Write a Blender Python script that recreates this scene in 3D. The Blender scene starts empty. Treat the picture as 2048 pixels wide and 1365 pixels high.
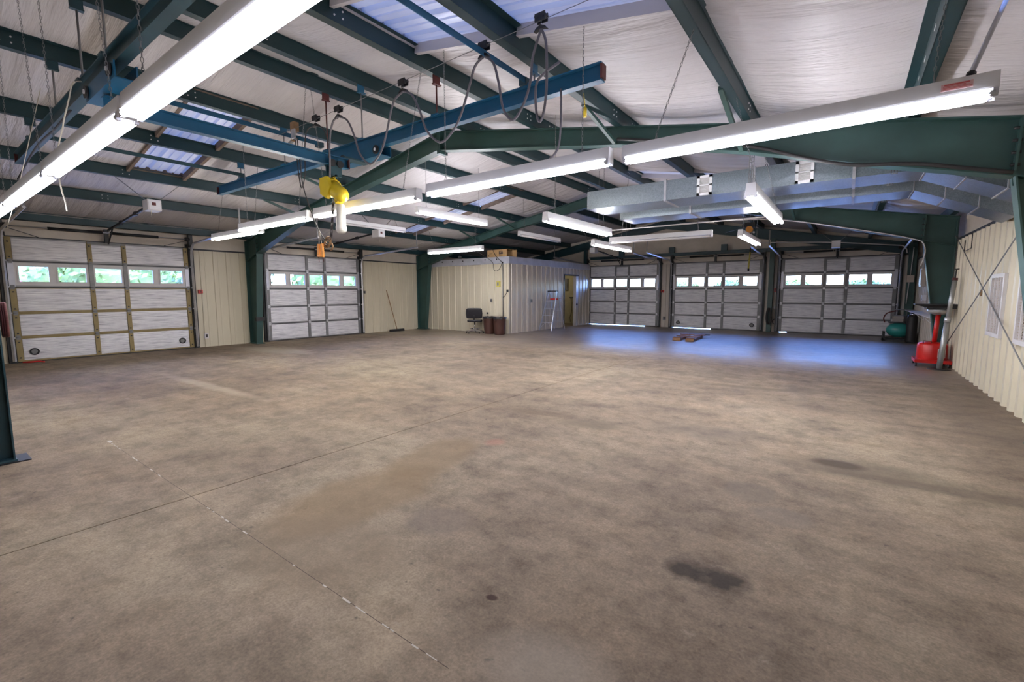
import bpy, math, random
from mathutils import Vector, Matrix, Euler
R = random.Random(7)
C = bpy.context.scene.collection
SC = bpy.context.scene
PI = math.pi

# ------------------------------------------------------------------ camera
YAW, PITCH, ROLL, F = -0.6344143, -0.1057126, -0.0020821, 913.0775
EYE = Vector((0, 0, 1.62))
fw = Vector((math.sin(YAW)*math.cos(PITCH), math.cos(YAW)*math.cos(PITCH), math.sin(PITCH)))
r0 = Vector((math.cos(YAW), -math.sin(YAW), 0)); u0 = r0.cross(fw)
rr = r0*math.cos(ROLL)+u0*math.sin(ROLL); uu = -r0*math.sin(ROLL)+u0*math.cos(ROLL)
cam = bpy.data.cameras.new('camera'); co = bpy.data.objects.new('camera', cam); C.objects.link(co)
cam.sensor_width = 36; cam.lens = F/2048*36; cam.clip_start = .05; cam.clip_end = 400
m3 = Matrix((rr, uu, -fw)).transposed()
co.matrix_world = Matrix.Translation(EYE) @ m3.to_4x4()
SC.camera = co

# ------------------------------------------------------------------ world, sun, exposure
TUBE = 30.0
w = bpy.data.worlds.new('world'); SC.world = w; w.use_nodes = True
nt = w.node_tree; nt.nodes.clear()
sky = nt.nodes.new('ShaderNodeTexSky'); sky.sky_type = 'NISHITA'; sky.sun_disc = False
sky.sun_elevation = math.radians(52); sky.sun_rotation = math.radians(95); sky.air_density = 1.6; sky.dust_density = .6
sky.ozone_density = 2.5
bg = nt.nodes.new('ShaderNodeBackground'); bg.inputs['Strength'].default_value = 4.4
wo = nt.nodes.new('ShaderNodeOutputWorld')
wbn = nt.nodes.new('ShaderNodeMix'); wbn.data_type = 'RGBA'; wbn.blend_type = 'MULTIPLY'; wbn.inputs[0].default_value = 1
wbn.inputs[7].default_value = (.54, .74, 1.5, 1)      # daylight as a camera balanced for the indoor tubes records it
nt.links.new(sky.outputs[0], wbn.inputs[6]); nt.links.new(wbn.outputs[2], bg.inputs[0]); nt.links.new(bg.outputs[0], wo.inputs[0])
sl = bpy.data.lights.new('sun', 'SUN'); sl.energy = 6; sl.angle = .01; sl.color = (1, .93, .84)
so = bpy.data.objects.new('sun', sl); C.objects.link(so)
so.rotation_euler = Vector((-.62, .03, -.8)).to_track_quat('-Z', 'Y').to_euler()
SC.view_settings.view_transform = 'Standard'; SC.view_settings.look = 'None'
SC.view_settings.exposure = 0.48; SC.view_settings.gamma = 1; SC.view_settings.use_curve_mapping = False
SC.cycles.use_denoising = True; SC.cycles.max_bounces = 10; SC.cycles.diffuse_bounces = 6
SC.cycles.sample_clamp_indirect = 6; SC.cycles.caustics_reflective = False; SC.cycles.caustics_refractive = False
SC.cycles.transparent_max_bounces = 16

# ------------------------------------------------------------------ materials
def newmat(name):
    m = bpy.data.materials.new(name); m.use_nodes = True
    t = m.node_tree; b = t.nodes['Principled BSDF']; return m, t, b
def texco(t, scale):
    tc = t.nodes.new('ShaderNodeTexCoord'); mp = t.nodes.new('ShaderNodeMapping')
    mp.inputs['Scale'].default_value = scale
    t.links.new(tc.outputs['Object'], mp.inputs[0]); return mp.outputs[0]
def noise(t, vec, scale=1., detail=3., rough=.55):
    n = t.nodes.new('ShaderNodeTexNoise'); n.inputs['Scale'].default_value = scale
    n.inputs['Detail'].default_value = detail; n.inputs['Roughness'].default_value = rough
    t.links.new(vec, n.inputs['Vector']); return n.outputs[0]
def ramp(t, fac, stops):
    r = t.nodes.new('ShaderNodeValToRGB'); e = r.color_ramp.elements
    while len(e) < len(stops): e.new(.5)
    for i, (p, c) in enumerate(stops):
        e[i].position = p; e[i].color = (c, c, c, 1) if not hasattr(c, '__len__') else (*c, 1)
    t.links.new(fac, r.inputs[0]); return r.outputs[0]
def mixc(t, fac, a, b, mode='MIX'):
    n = t.nodes.new('ShaderNodeMix'); n.data_type = 'RGBA'; n.blend_type = mode
    for s, v in ((n.inputs[0], fac), (n.inputs[6], a), (n.inputs[7], b)):
        if hasattr(v, 'is_linked'): t.links.new(v, s)
        elif hasattr(v, '__len__'): s.default_value = (*v, 1)
        else: s.default_value = v
    return n.outputs[2]
def bump(t, b, h, dist=.01, strength=1.):
    n = t.nodes.new('ShaderNodeBump'); n.inputs['Distance'].default_value = dist; n.inputs['Strength'].default_value = strength
    t.links.new(h, n.inputs['Height']); t.links.new(n.outputs[0], b.inputs['Normal'])
def mat(name, col, rough=.5, metal=0., var=.12, scale=(4, 4, 4), bmp=0., spec=.5, coat=0.):
    m, t, b = newmat(name); v = texco(t, scale); n = noise(t, v, 1., 4.)
    f = ramp(t, n, [(.3, 0.), (.7, 1.)])
    c = mixc(t, f, tuple(x*(1-var) for x in col), tuple(min(1, x*(1+var)) for x in col))
    t.links.new(c, b.inputs['Base Color']); b.inputs['Roughness'].default_value = rough
    b.inputs['Metallic'].default_value = metal; b.inputs['Specular IOR Level'].default_value = spec
    if coat: b.inputs['Coat Weight'].default_value = coat
    if bmp: bump(t, b, n, bmp)
    return m
M = {}
M['green'] = mat('green_steel_paint', (.024, .064, .058), .45, 0, .18, (2, 2, 2))
M['teal'] = mat('dark_teal_steel_paint', (.016, .052, .066), .42, 0, .18, (2, 2, 2))
M['purlin'] = mat('purlin_green_paint', (.008, .032, .038), .42, 0, .2, (3, 1.2, 3))
M['blue'] = mat('crane_blue_paint', (.008, .085, .17), .38, 0, .12, (3, 3, 3))
M['rust'] = mat('red_oxide_steel', (.10, .022, .020), .6, 0, .3, (9, 9, 9))
M['black'] = mat('black_steel', (.012, .012, .014), .5, 0, .2)
M['rubber'] = mat('black_rubber', (.016, .015, .016), .55, 0, .2)
M['hose'] = mat('grey_hose', (.13, .12, .135), .5, 0, .1)
M['darkhose'] = mat('dark_hose', (.035, .03, .032), .5, 0, .1)
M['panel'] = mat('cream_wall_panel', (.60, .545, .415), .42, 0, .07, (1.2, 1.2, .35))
M['paneldark'] = mat('darker_wall_panel', (.54, .485, .42), .42, 0, .07, (1.2, 1.2, .35))  # darker copy of the cream panel, for the office side and far walls
M['office_in'] = mat('yellowed_room_wall', (.52, .47, .30), .6, 0, .1)
M['white'] = mat('white_enamel', (.70, .70, .72), .35, 0, .03)
M['whitegrey'] = mat('grey_white_vinyl', (.62, .60, .60), .45, 0, .05)
M['jamb'] = mat('dark_jamb_paint', (.018, .020, .024), .5, 0, .2)
M['track'] = mat('galvanised_track', (.55, .55, .58), .38, .7, .15, (8, 8, 8))
M['stile'] = mat('grey_door_stile', (.20, .20, .205), .5, .2, .15)
M['stile_olive'] = mat('olive_primer_stile', (.27, .205, .085), .55, 0, .12, (6, 6, 6))
M['skin'] = mat('door_skin', (.30, .30, .31), .5, .3, .1)
M['chrome'] = mat('chrome', (.75, .75, .77), .15, 1, .03)
M['alu'] = mat('ladder_aluminium', (.62, .62, .64), .35, .8, .08)
M['vinyl'] = mat('black_vinyl', (.012, .011, .014), .42, 0, .15, spec=.3)
M['brownplastic'] = mat('brown_bin_plastic', (.055, .022, .016), .42, 0, .12)
M['bag'] = mat('black_bin_liner', (.010, .010, .012), .3, 0, .1, (20, 20, 20), .01)
M['card'] = mat('cardboard', (.50, .31, .14), .8, 0, .1, (6, 6, 6))
M['ink'] = mat('dark_print', (.035, .03, .035), .7, 0, .05)
M['yellow'] = mat('hoist_yellow_paint', (.68, .50, .02), .35, 0, .08)
M['orange'] = mat('orange_handle', (.75, .30, .03), .4, 0, .05)
M['red'] = mat('red_paint', (.50, .012, .010), .35, 0, .1)
M['redlabel'] = mat('red_box_plastic', (.62, .02, .015), .45, 0, .05)
M['tank'] = mat('teal_tank_paint', (.035, .27, .25), .3, 0, .08)
M['galvpipe'] = mat('grey_post_steel', (.42, .43, .43), .35, .6, .12)
M['wood'] = mat('stained_wood', (.16, .07, .03), .5, 0, .35, (2, 18, 18))
M['woodend'] = mat('wood_end_grain', (.27, .15, .07), .7, 0, .2, (20, 20, 20))
M['broomwood'] = mat('broom_handle_wood', (.26, .15, .07), .55, 0, .15)
M['yellowbox'] = mat('faded_yellow_plastic', (.58, .50, .10), .5, 0, .05)
M['beige'] = mat('beige_box_paint', (.50, .42, .35), .5, 0, .06)
M['trimsilver'] = mat('galvanised_trim', (.55, .56, .62), .4, .35, .1, (3, 3, 3))
M['tan'] = mat('brown_foam_edge', (.155, .115, .09), .85, 0, .25, (6, 6, 6))
M['cord'] = mat('white_cord', (.62, .58, .48), .5, 0, .05)
M['leaf'] = mat('tree_leaves', (.15, .18, .035), .6, 0, .5, (1.5, 1.5, 1.5))
M['leaf2'] = mat('dark_tree_leaves', (.085, .115, .03), .6, 0, .5, (1.5, 1.5, 1.5))
M['bark'] = mat('tree_bark', (.10, .07, .05), .8, 0, .3)
M['grass'] = mat('outside_gravel', (.42, .38, .33), .9, 0, .25, (.6, .6, .6))
M['brick'] = mat('red_brown_siding', (.30, .09, .06), .8, 0, .15)
# galvanised duct: spangled zinc
def m_duct():
    m, t, b = newmat('spangled_galvanised_duct'); v = texco(t, (1, 1, 1))
    vo = t.nodes.new('ShaderNodeTexVoronoi'); vo.inputs['Scale'].default_value = 75; t.links.new(v, vo.inputs['Vector'])
    f = ramp(t, vo.outputs['Color'], [(.1, (.33, .39, .43)), (.9, (.45, .51, .56))])
    t.links.new(f, b.inputs['Base Color']); b.inputs['Metallic'].default_value = .85
    n = noise(t, v, 1.3, 2.); rg = ramp(t, n, [(.3, .27), (.7, .33)]); t.links.new(rg, b.inputs['Roughness'])
    bump(t, b, n, .02, .4); return m
M['duct'] = m_duct()
def m_foil():
    m, t, b = newmat('quilted_foil_insulation'); v = texco(t, (1.6, 1.6, 70)); n = noise(t, v, 1., 3., .6)
    v2 = texco(t, (4, 4, 9)); n2 = noise(t, v2, 1., 4.)
    c = ramp(t, n, [(.36, (.42, .42, .46)), (.47, (.82, .82, .84)), (.7, (.95, .95, .95))])
    c2 = mixc(t, ramp(t, n2, [(.3, 0.), (.75, 1.)]), (.84, .82, .86), (1, 1, 1)); c3 = mixc(t, 1., c, c2, 'MULTIPLY')
    t.links.new(c3, b.inputs['Base Color']); b.inputs['Metallic'].default_value = .2; b.inputs['Roughness'].default_value = .38
    ad = t.nodes.new('ShaderNodeMath'); ad.operation = 'MULTIPLY_ADD'; ad.inputs[1].default_value = .6
    t.links.new(n2, ad.inputs[0]); t.links.new(n, ad.inputs[2]); bump(t, b, ad.outputs[0], .012, .8); return m
M['foil'] = m_foil()
def m_insul():
    m, t, b = newmat('white_vinyl_roof_insulation'); v = texco(t, (.55, 5.5, .55)); n = noise(t, v, 1., 4., .6)
    v2 = texco(t, (.4, .4, .4)); n2 = noise(t, v2, 1., 4.)
    c = mixc(t, ramp(t, n2, [(.3, 0.), (.7, 1.)]), (.50, .475, .485), (.59, .56, .575))
    t.links.new(c, b.inputs['Base Color']); b.inputs['Roughness'].default_value = .42
    bump(t, b, n, .09, .8); return m
M['insul'] = m_insul()
def m_wallfab():
    m, t, b = newmat('cream_wall_insulation'); v = texco(t, (2.2, 2.2, 3)); n = noise(t, v, 1., 4., .6)
    c = mixc(t, ramp(t, n, [(.3, 0.), (.7, 1.)]), (.60, .535, .46), (.70, .63, .55))
    t.links.new(c, b.inputs['Base Color']); b.inputs['Roughness'].default_value = .6; bump(t, b, n, .03, .6); return m
M['fabric'] = m_wallfab()
def m_skylight():
    m, t, b = newmat('translucent_ribbed_panel'); v = texco(t, (.6, 8, .6)); n = noise(t, v, 1., 3.)
    c = mixc(t, n, (.50, .52, .56), (.74, .76, .80)); t.links.new(c, b.inputs['Base Color']); b.inputs['Roughness'].default_value = .35
    b.inputs['Metallic'].default_value = .1
    tr = t.nodes.new('ShaderNodeBsdfTranslucent'); tr.inputs[0].default_value = (.8, .82, .85, 1)
    mx = t.nodes.new('ShaderNodeMixShader'); mx.inputs[0].default_value = .008
    t.links.new(b.outputs[0], mx.inputs[1]); t.links.new(tr.outputs[0], mx.inputs[2])
    t.links.new(mx.outputs[0], t.nodes['Material Output'].inputs[0]); return m
M['skylight'] = m_skylight()
def m_glass():
    m, t, b = newmat('clear_window_glass'); tr = t.nodes.new('ShaderNodeBsdfTransparent'); tr.inputs[0].default_value = (.93, .95, .95, 1)
    gl = t.nodes.new('ShaderNodeBsdfGlossy'); gl.inputs['Roughness'].default_value = .03
    fr = t.nodes.new('ShaderNodeFresnel'); fr.inputs[0].default_value = 1.45
    mx = t.nodes.new('ShaderNodeMixShader'); t.links.new(fr.outputs[0], mx.inputs[0])
    t.links.new(tr.outputs[0], mx.inputs[1]); t.links.new(gl.outputs[0], mx.inputs[2])
    t.links.new(mx.outputs[0], t.nodes['Material Output'].inputs[0]); t.nodes.remove(b); return m
M['glass'] = m_glass()
def m_emit(name, col, s):
    m, t, b = newmat(name); b.inputs['Base Color'].default_value = (.8, .8, .8, 1)
    b.inputs['Emission Color'].default_value = (*col, 1); b.inputs['Emission Strength'].default_value = s; return m
M['tube_cool'] = m_emit('lit_cool_fluorescent_tube', (.86, .86, 1.0), TUBE)
M['tube_warm'] = m_emit('lit_warm_fluorescent_tube', (1.0, .94, .85), TUBE*1.6)
M['tube_dim'] = m_emit('lit_pinkish_fluorescent_tube', (1.0, .93, .97), TUBE*1.7)
M['tube_bright'] = m_emit('lit_bright_fluorescent_tube', (.95, .94, 1.0), TUBE*3.4)
M['tube_off'] = mat('unlit_fluorescent_tube', (.80, .79, .80), .2, 0, .02)
M['canister'] = mat('white_hoist_canister', (.72, .71, .68), .4, 0, .04)

def m_floor():
    m, t, b = newmat('worn_sealed_concrete'); L = t.links
    tc = t.nodes.new('ShaderNodeTexCoord'); P = tc.outputs['Object']
    def mp(s, loc=(0, 0, 0)):
        x = t.nodes.new('ShaderNodeMapping'); x.inputs['Scale'].default_value = s; x.inputs['Location'].default_value = loc
        L.new(P, x.inputs[0]); return x.outputs[0]
    big = noise(t, mp((.28, .28, 1)), 1., 5., .6); mid = noise(t, mp((1.3, 1.3, 1)), 1., 6., .65)
    fine = noise(t, mp((22, 22, 1)), 1., 4., .7); streak = noise(t, mp((.5, 3.2, 1), (4, 9, 0)), 1., 4., .6)
    c = ramp(t, big, [(.30, (.165, .128, .098)), (.5, (.245, .195, .145)), (.68, (.315, .262, .188))])
    c = mixc(t, .75, c, ramp(t, mid, [(.28, (.50, .48, .48)), (.48, (1, 1, 1)), (.70, (1.3, 1.28, 1.24))]), 'MULTIPLY')
    blot = noise(t, mp((4.5, 4.5, 1), (2, 5, 0)), 1., 6., .7)
    c = mixc(t, .55, c, ramp(t, blot, [(.32, (.52, .50, .49)), (.52, (1, 1, 1)), (.72, (1.3, 1.28, 1.26))]), 'MULTIPLY')
    c = mixc(t, .45, c, ramp(t, streak, [(.3, (.72, .7, .68)), (.6, (1.1, 1.1, 1.1))]), 'MULTIPLY')
    c = mixc(t, .4, c, ramp(t, fine, [(.3, (.6, .6, .6)), (.7, (1.25, 1.25, 1.25))]), 'MULTIPLY')
    # pits and specks
    grit = noise(t, mp((70, 70, 1), (1, 2, 0)), 1., 2., .6)
    c = mixc(t, .38, c, ramp(t, grit, [(.3, (.5, .5, .5)), (.7, (1.35, 1.33, 1.3))]), 'MULTIPLY')
    sp = noise(t, mp((13, 13, 1), (3, 1, 0)), 1., 3., .6)
    c = mixc(t, ramp(t, sp, [(.67, 0.), (.74, .6)]), c, (.085, .07, .058))
    lt = noise(t, mp((3.1, 3.1, 1), (8, 3, 0)), 1., 7., .75)
    c = mixc(t, ramp(t, lt, [(.62, 0.), (.72, .42)]), c, (.40, .345, .28))
    # stains with their own outlines: (x, y, half sizes, angle, colour, strength)
    warp = noise(t, mp((2.2, 2.2, 1), (7, 7, 0)), 1., 5., .65)
    def stain(x, y, ax, ay, ang, col, k, edge=.45, wob=.9):
        nonlocal c
        x1 = t.nodes.new('ShaderNodeVectorMath'); x1.operation = 'SUBTRACT'; x1.inputs[1].default_value = (x, y, 0); L.new(P, x1.inputs[0])
        ro = t.nodes.new('ShaderNodeVectorRotate'); ro.rotation_type = 'Z_AXIS'; ro.inputs['Angle'].default_value = -ang; L.new(x1.outputs[0], ro.inputs['Vector'])
        sc = t.nodes.new('ShaderNodeVectorMath'); sc.operation = 'MULTIPLY'; sc.inputs[1].default_value = (.74/ax, .74/ay, 0); L.new(ro.outputs[0], sc.inputs[0])
        ln = t.nodes.new('ShaderNodeVectorMath'); ln.operation = 'LENGTH'; L.new(sc.outputs[0], ln.inputs[0])
        ad = t.nodes.new('ShaderNodeMath'); ad.operation = 'MULTIPLY_ADD'; ad.inputs[1].default_value = wob; L.new(warp, ad.inputs[0]); L.new(ln.outputs['Value'], ad.inputs[2])
        su = t.nodes.new('ShaderNodeMath'); su.operation = 'SUBTRACT'; su.inputs[1].default_value = wob*.5; L.new(ad.outputs[0], su.inputs[0])
        f = ramp(t, su.outputs[0], [(1-edge*.7, k), (1., 0.)])
        c = mixc(t, f, c, col)
    stain(-.0, 5.17, .19, .10, .1, (.016, .012, .010), .97, .7, .9)
    stain(.2, 5.1, .62, .28, .1, (.13, .105, .08), .6, .8)
    stain(-3.05, 2.1, .34, .62, .0, (.205, .145, .085), .62, .45, .8)
    stain(-3.2, 3.05, .28, .55, .2, (.195, .14, .085), .62, .45, .8)
    stain(-2.6, 1.5, .5, .35, .2, (.21, .16, .11), .45, .5)
    stain(-.7, 2.62, .12, .10, .3, (.035, .03, .026), .85, .9, 2.2)
    stain(-.47, 2.66, .13, .12, .3, (.035, .03, .026), .85, .9, 2.2)
    stain(-3.3, 5.1, .5, .12, .1, (.13, .10, .07), .6, .6)
    stain(-2.45, 5.0, .35, .16, .2, (.15, .12, .085), .6, .6)
    stain(-.55, 4.02, .16, .16, 0, (.16, .135, .11), .5, .4)
    stain(-.29, 3.69, .16, .14, 0, (.17, .145, .12), .45, .4)
    stain(.75, 5.0, .9, .10, .05, (.12, .095, .07), .6, .7)
    stain(-1.0, 8.6, 1.0, .10, .15, (.14, .11, .08), .55, .8)
    stain(-2.25, 2.2, .22, .18, .3, (.16, .13, .11), .45, .5)
    stain(-1.44, 1.77, .03, .02, .3, (.05, .03, .025), .9, .5, .4)
    stain(-3.01, 3.78, .10, .12, .0, (.36, .16, .12), .35, .8, .5)
    stain(-13.2, 6.4, 1.4, .5, .1, (.40, .35, .27), .55, .8)
    stain(-9.0, 3.2, 1.8, .12, .03, (.42, .36, .27), .5, .9)
    stain(-.95, 1.55, .3, .2, .3, (.38, .33, .27), .4, .9)
    stain(-1.3, 5.5, .6, .3, .2, (.17, .14, .11), .4, .8)
    stain(1.5, 9.5, .5, 4.0, 0, (.13, .10, .075), .45, .9)
    L.new(c, b.inputs['Base Color'])
    # polish: bay beyond the far joint is sealed smoother than the worn front slabs
    sx = t.nodes.new('ShaderNodeSeparateXYZ'); L.new(P, sx.inputs[0])
    mr = t.nodes.new('ShaderNodeMapRange'); mr.inputs[1].default_value = 10.6; mr.inputs[2].default_value = 12.8
    mr.inputs[3].default_value = 0; mr.inputs[4].default_value = 1; L.new(sx.outputs[1], mr.inputs[0])
    r1 = ramp(t, mid, [(.3, .66), (.7, .88)]); r2 = ramp(t, mid, [(.3, .34), (.7, .46)])
    rg = mixc(t, mr.outputs[0], r1, r2); L.new(rg, b.inputs['Roughness'])
    sr = t.nodes.new('ShaderNodeMapRange'); sr.inputs[1].default_value = 0; sr.inputs[2].default_value = 1; sr.inputs[3].default_value = .07; sr.inputs[4].default_value = .95
    L.new(mr.outputs[0], sr.inputs[0]); L.new(sr.outputs[0], b.inputs['Specular IOR Level'])
    ad = t.nodes.new('ShaderNodeMath'); ad.operation = 'MULTIPLY_ADD'; ad.inputs[1].default_value = .35; L.new(fine, ad.inputs[0]); L.new(mid, ad.inputs[2])
    bump(t, b, ad.outputs[0], .006, .6); return m
M['floor'] = m_floor()
M['joint'] = mat('dark_joint_filler', (.07, .05, .035), .8, 0, .3)
M['oldpaint'] = mat('worn_white_joint_paint', (.46, .41, .35), .8, 0, .2, (20, 20, 20))

# ------------------------------------------------------------------ mesh builder
def frame_of(d):
    d = d.normalized(); a = Vector((0, 0, 1)) if abs(d.z) < .95 else Vector((0, 1, 0))
    x = a.cross(d).normalized(); return x, d.cross(x)
class MB:
    def __init__(s): s.v = []; s.f = []; s.s = []
    def poly(s, pts, sm=False):
        n = len(s.v); s.v += [tuple(p) for p in pts]; s.f.append(tuple(range(n, n+len(pts)))); s.s.append(sm); return s
    def add(s, vs, fs, sm=False):
        n = len(s.v); s.v += [tuple(p) for p in vs]
        for f in fs: s.f.append(tuple(i+n for i in f)); s.s.append(sm)
        return s
    def box(s, x0, x1, y0, y1, z0, z1):
        vs = [(x, y, z) for z in (z0, z1) for y in (y0, y1) for x in (x0, x1)]
        return s.add(vs, [(0, 2, 3, 1), (4, 5, 7, 6), (0, 1, 5, 4), (2, 6, 7, 3), (0, 4, 6, 2), (1, 3, 7, 5)])
    def cbox(s, c, sz, rot=(0, 0, 0)):
        E3 = Euler(rot).to_matrix(); c = Vector(c)
        vs = [c+E3@Vector((x*sz[0]/2, y*sz[1]/2, z*sz[2]/2)) for z in (-1, 1) for y in (-1, 1) for x in (-1, 1)]
        return s.add(vs, [(0, 2, 3, 1), (4, 5, 7, 6), (0, 1, 5, 4), (2, 6, 7, 3), (0, 4, 6, 2), (1, 3, 7, 5)])
    def bar(s, p, q, a, b, up=None):
        p = Vector(p); q = Vector(q); x, y = frame_of(q-p)
        if up is not None:
            x = Vector(up).cross(q-p).normalized(); y = (q-p).normalized().cross(x)
        vs = [e+x*i*a/2+y*j*b/2 for e in (p, q) for j in (-1, 1) for i in (-1, 1)]
        return s.add(vs, [(0, 2, 3, 1), (4, 5, 7, 6), (0, 1, 5, 4), (2, 6, 7, 3), (0, 4, 6, 2), (1, 3, 7, 5)])
    def prism(s, pts, ext):
        n = len(pts); e = Vector(ext); vs = [Vector(p) for p in pts]; vs = vs+[p+e for p in vs]
        fs = [tuple(range(n))[::-1], tuple(range(n, 2*n))]+[(i, (i+1) % n, (i+1) % n+n, i+n) for i in range(n)]
        return s.add(vs, fs)
    def tube(s, pts, r, n=6, closed=False, caps=True):
        P = [Vector(p) for p in pts]; K = len(P); base = len(s.v); px = None
        for i, p in enumerate(P):
            if closed: d = P[(i+1) % K]-P[i-1]
            else: d = P[min(i+1, K-1)]-P[max(i-1, 0)]
            if d.length < 1e-9: d = Vector((0, 0, 1))
            d.normalize()
            if px is None: x, y = frame_of(d)
            else:
                x = px-d*px.dot(d)
                if x.length < 1e-6: x, y = frame_of(d)
                x.normalize(); y = d.cross(x)
            px = x; rad = r[i] if hasattr(r, '__len__') else r
            for k in range(n):
                a = 2*PI*k/n; s.v.append(tuple(p+x*rad*math.cos(a)+y*rad*math.sin(a)))
        for i in range(K if closed else K-1):
            j = (i+1) % K
            for k in range(n):
                k2 = (k+1) % n; s.f.append((base+i*n+k, base+i*n+k2, base+j*n+k2, base+j*n+k)); s.s.append(n > 4)
        if caps and not closed:
            s.f.append(tuple(base+k for k in range(n))[::-1]); s.s.append(False)
            s.f.append(tuple(base+(K-1)*n+k for k in range(n))); s.s.append(False)
        return s
    def cyl(s, p, q, r1, r2=None, n=12): return s.tube([p, q], [r1, r1 if r2 is None else r2], n)
    def lathe(s, prof, c=(0, 0, 0), n=20, axis='z'):
        b = len(s.v); cx, cy, cz = c
        for r, h in prof:
            for k in range(n):
                a = 2*PI*k/n; x, y = r*math.cos(a), r*math.sin(a)
                s.v.append({'z': (cx+x, cy+y, cz+h), 'x': (cx+h, cy+x, cz+y), 'y': (cx+y, cy+h, cz+x)}[axis])
        for i in range(len(prof)-1):
            for k in range(n):
                k2 = (k+1) % n; s.f.append((b+i*n+k, b+i*n+k2, b+(i+1)*n+k2, b+(i+1)*n+k)); s.s.append(True)
        return s
    def ell(s, c, rx, ry, rz, n=14, m=9):
        prof = [(max(1e-4, math.sin(PI*i/m)), -math.cos(PI*i/m)) for i in range(m+1)]
        t = MB().lathe(prof, (0, 0, 0), n); vs = [(c[0]+x*rx, c[1]+y*ry, c[2]+z*rz) for x, y, z in t.v]
        return s.add(vs, t.f, True)
    def grid(s, f, nu, nv, sm=True, skip=None):
        b = len(s.v)
        for j in range(nv+1):
            for i in range(nu+1): s.v.append(tuple(f(i/nu, j/nv)))
        for j in range(nv):
            for i in range(nu):
                if skip and skip((i+.5)/nu, (j+.5)/nv): continue
                a = b+j*(nu+1)+i; s.f.append((a, a+1, a+nu+2, a+nu+1)); s.s.append(sm)
        return s
    def build(s, name, m, parent=None, label=None, kind=None):
        me = bpy.data.meshes.new(name); me.from_pydata(s.v, [], s.f)
        me.polygons.foreach_set('use_smooth', s.s); me.update()
        me.materials.append(M[m] if isinstance(m, str) else m)
        o = bpy.data.objects.new(name, me); C.objects.link(o)
        if parent is not None: o.parent = parent
        if label: o['label'] = label
        if kind: o['kind'] = kind
        return o
def tag(o, label=None, cat=None, group=None, kind=None):
    if label: o['label'] = label
    if cat: o['category'] = cat
    if group: o['group'] = group
    if kind: o['kind'] = kind
    return o
def thing(name, label, cat, loc=(0, 0, 0), rz=0, group=None, kind=None):
    o = bpy.data.objects.new(name, None); C.objects.link(o); o.empty_display_size = .1
    o.location = loc; o.rotation_euler = (0, 0, rz); return tag(o, label, cat, group, kind)
def copy_tree(o, parent=None):
    c = o.copy(); C.objects.link(c)
    if parent is not None: c.parent = parent
    for ch in list(o.children): copy_tree(ch, c)
    return c
def dup(o, loc, rz=None, label=None, group=None):
    c = copy_tree(o); c.location = loc
    if rz is not None: c.rotation_euler = (0, 0, rz)
    return tag(c, label, None, group)
def put(o, mname):                      # re-skin a copied part with its own mesh copy
    o.data = o.data.copy(); o.data.materials.clear(); o.data.materials.append(M[mname])
def smooth_path(pts, n=5):
    P = [Vector(p) for p in pts]; out = []
    for i in range(len(P)-1):
        p0, p1, p2, p3 = P[max(i-1, 0)], P[i], P[i+1], P[min(i+2, len(P)-1)]
        for k in range(n):
            t = k/n; out.append(.5*((2*p1)+(p2-p0)*t+(2*p0-5*p1+4*p2-p3)*t*t+(-p0+3*p1-3*p2+p3)*t**3))
    out.append(P[-1]); return out
def chain(mb, p, q, r=.0024, link=.030):
    p = Vector(p); q = Vector(q); d = q-p; n = max(2, int(d.length/link)); dn = d.normalized(); x, y = frame_of(dn)
    for i in range(n):
        c = p+d*((i+.5)/n); s = x if i % 2 else y; h = d.length/n*.62; wd = .007
        mb.tube([c-dn*h+s*0, c-dn*h*.6+s*wd, c+dn*h*.6+s*wd, c+dn*h, c+dn*h*.6-s*wd, c-dn*h*.6-s*wd], r, 3, closed=True)
    return mb

# ------------------------------------------------------------------ key dimensions
XL, XR, YE, YF = -15.65, 1.88, 21.35, -3.0
XRG, ZRG, SL = -6.87, 4.87, .183
def roof(x): return ZRG-SL*abs(x-XRG)          # line of the rafter tops / purlin seats
FR = [6.95, 14.15]

# ================================================================== FLOOR
fl = MB().box(XL-.4, XR+.4, YF, YE+.4, -.14, -.012).build('floor', 'joint'); tag(fl, 'worn tan concrete floor slab of the garage', None, None, 'structure')
g = .006
for x0, x1, y0, y1 in ((XL-.4, -4.15, YF, 11.1), (-4.15, XR+.4, YF, 11.1), (XL-.4, XR+.4, 11.1, YE+.4)):
    MB().box(x0+g, x1-g, y0+g, y1-g, -.012, 0).build('concrete_slab', 'floor', fl)
# worn white paint along the near cross joint: broken flakes
fk = MB(); x = -6.5
while x < -1.35:
    l = R.uniform(.015, .10); dens = .9 if x < -6.05 else .16 if x < -2.7 else .30 if x < -2.4 else .8
    if R.random() < dens: fk.box(x, x+l, 1.294+R.uniform(-.003, .003), 1.300+R.uniform(0, .004), .0002, .0010)
    x += l+R.uniform(.005, .05)
fk.box(-6.5, -6.40, 1.29, 1.32, .0002, .0010)
MB().box(-6.5, -1.3, 1.2975, 1.3005, .0001, .0006).build('hairline_joint', 'joint', fl)
fk.build('joint_paint', 'oldpaint', fl, None, 'stuff')
gr = MB()
def gfun(u, v): return (-80+160*u, -60+160*v, -.03)
gr.grid(gfun, 8, 8).build('ground', 'grass')
tag(bpy.data.objects['ground'], 'pale gravel ground outside the garage doors', None, None, 'structure')

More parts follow.
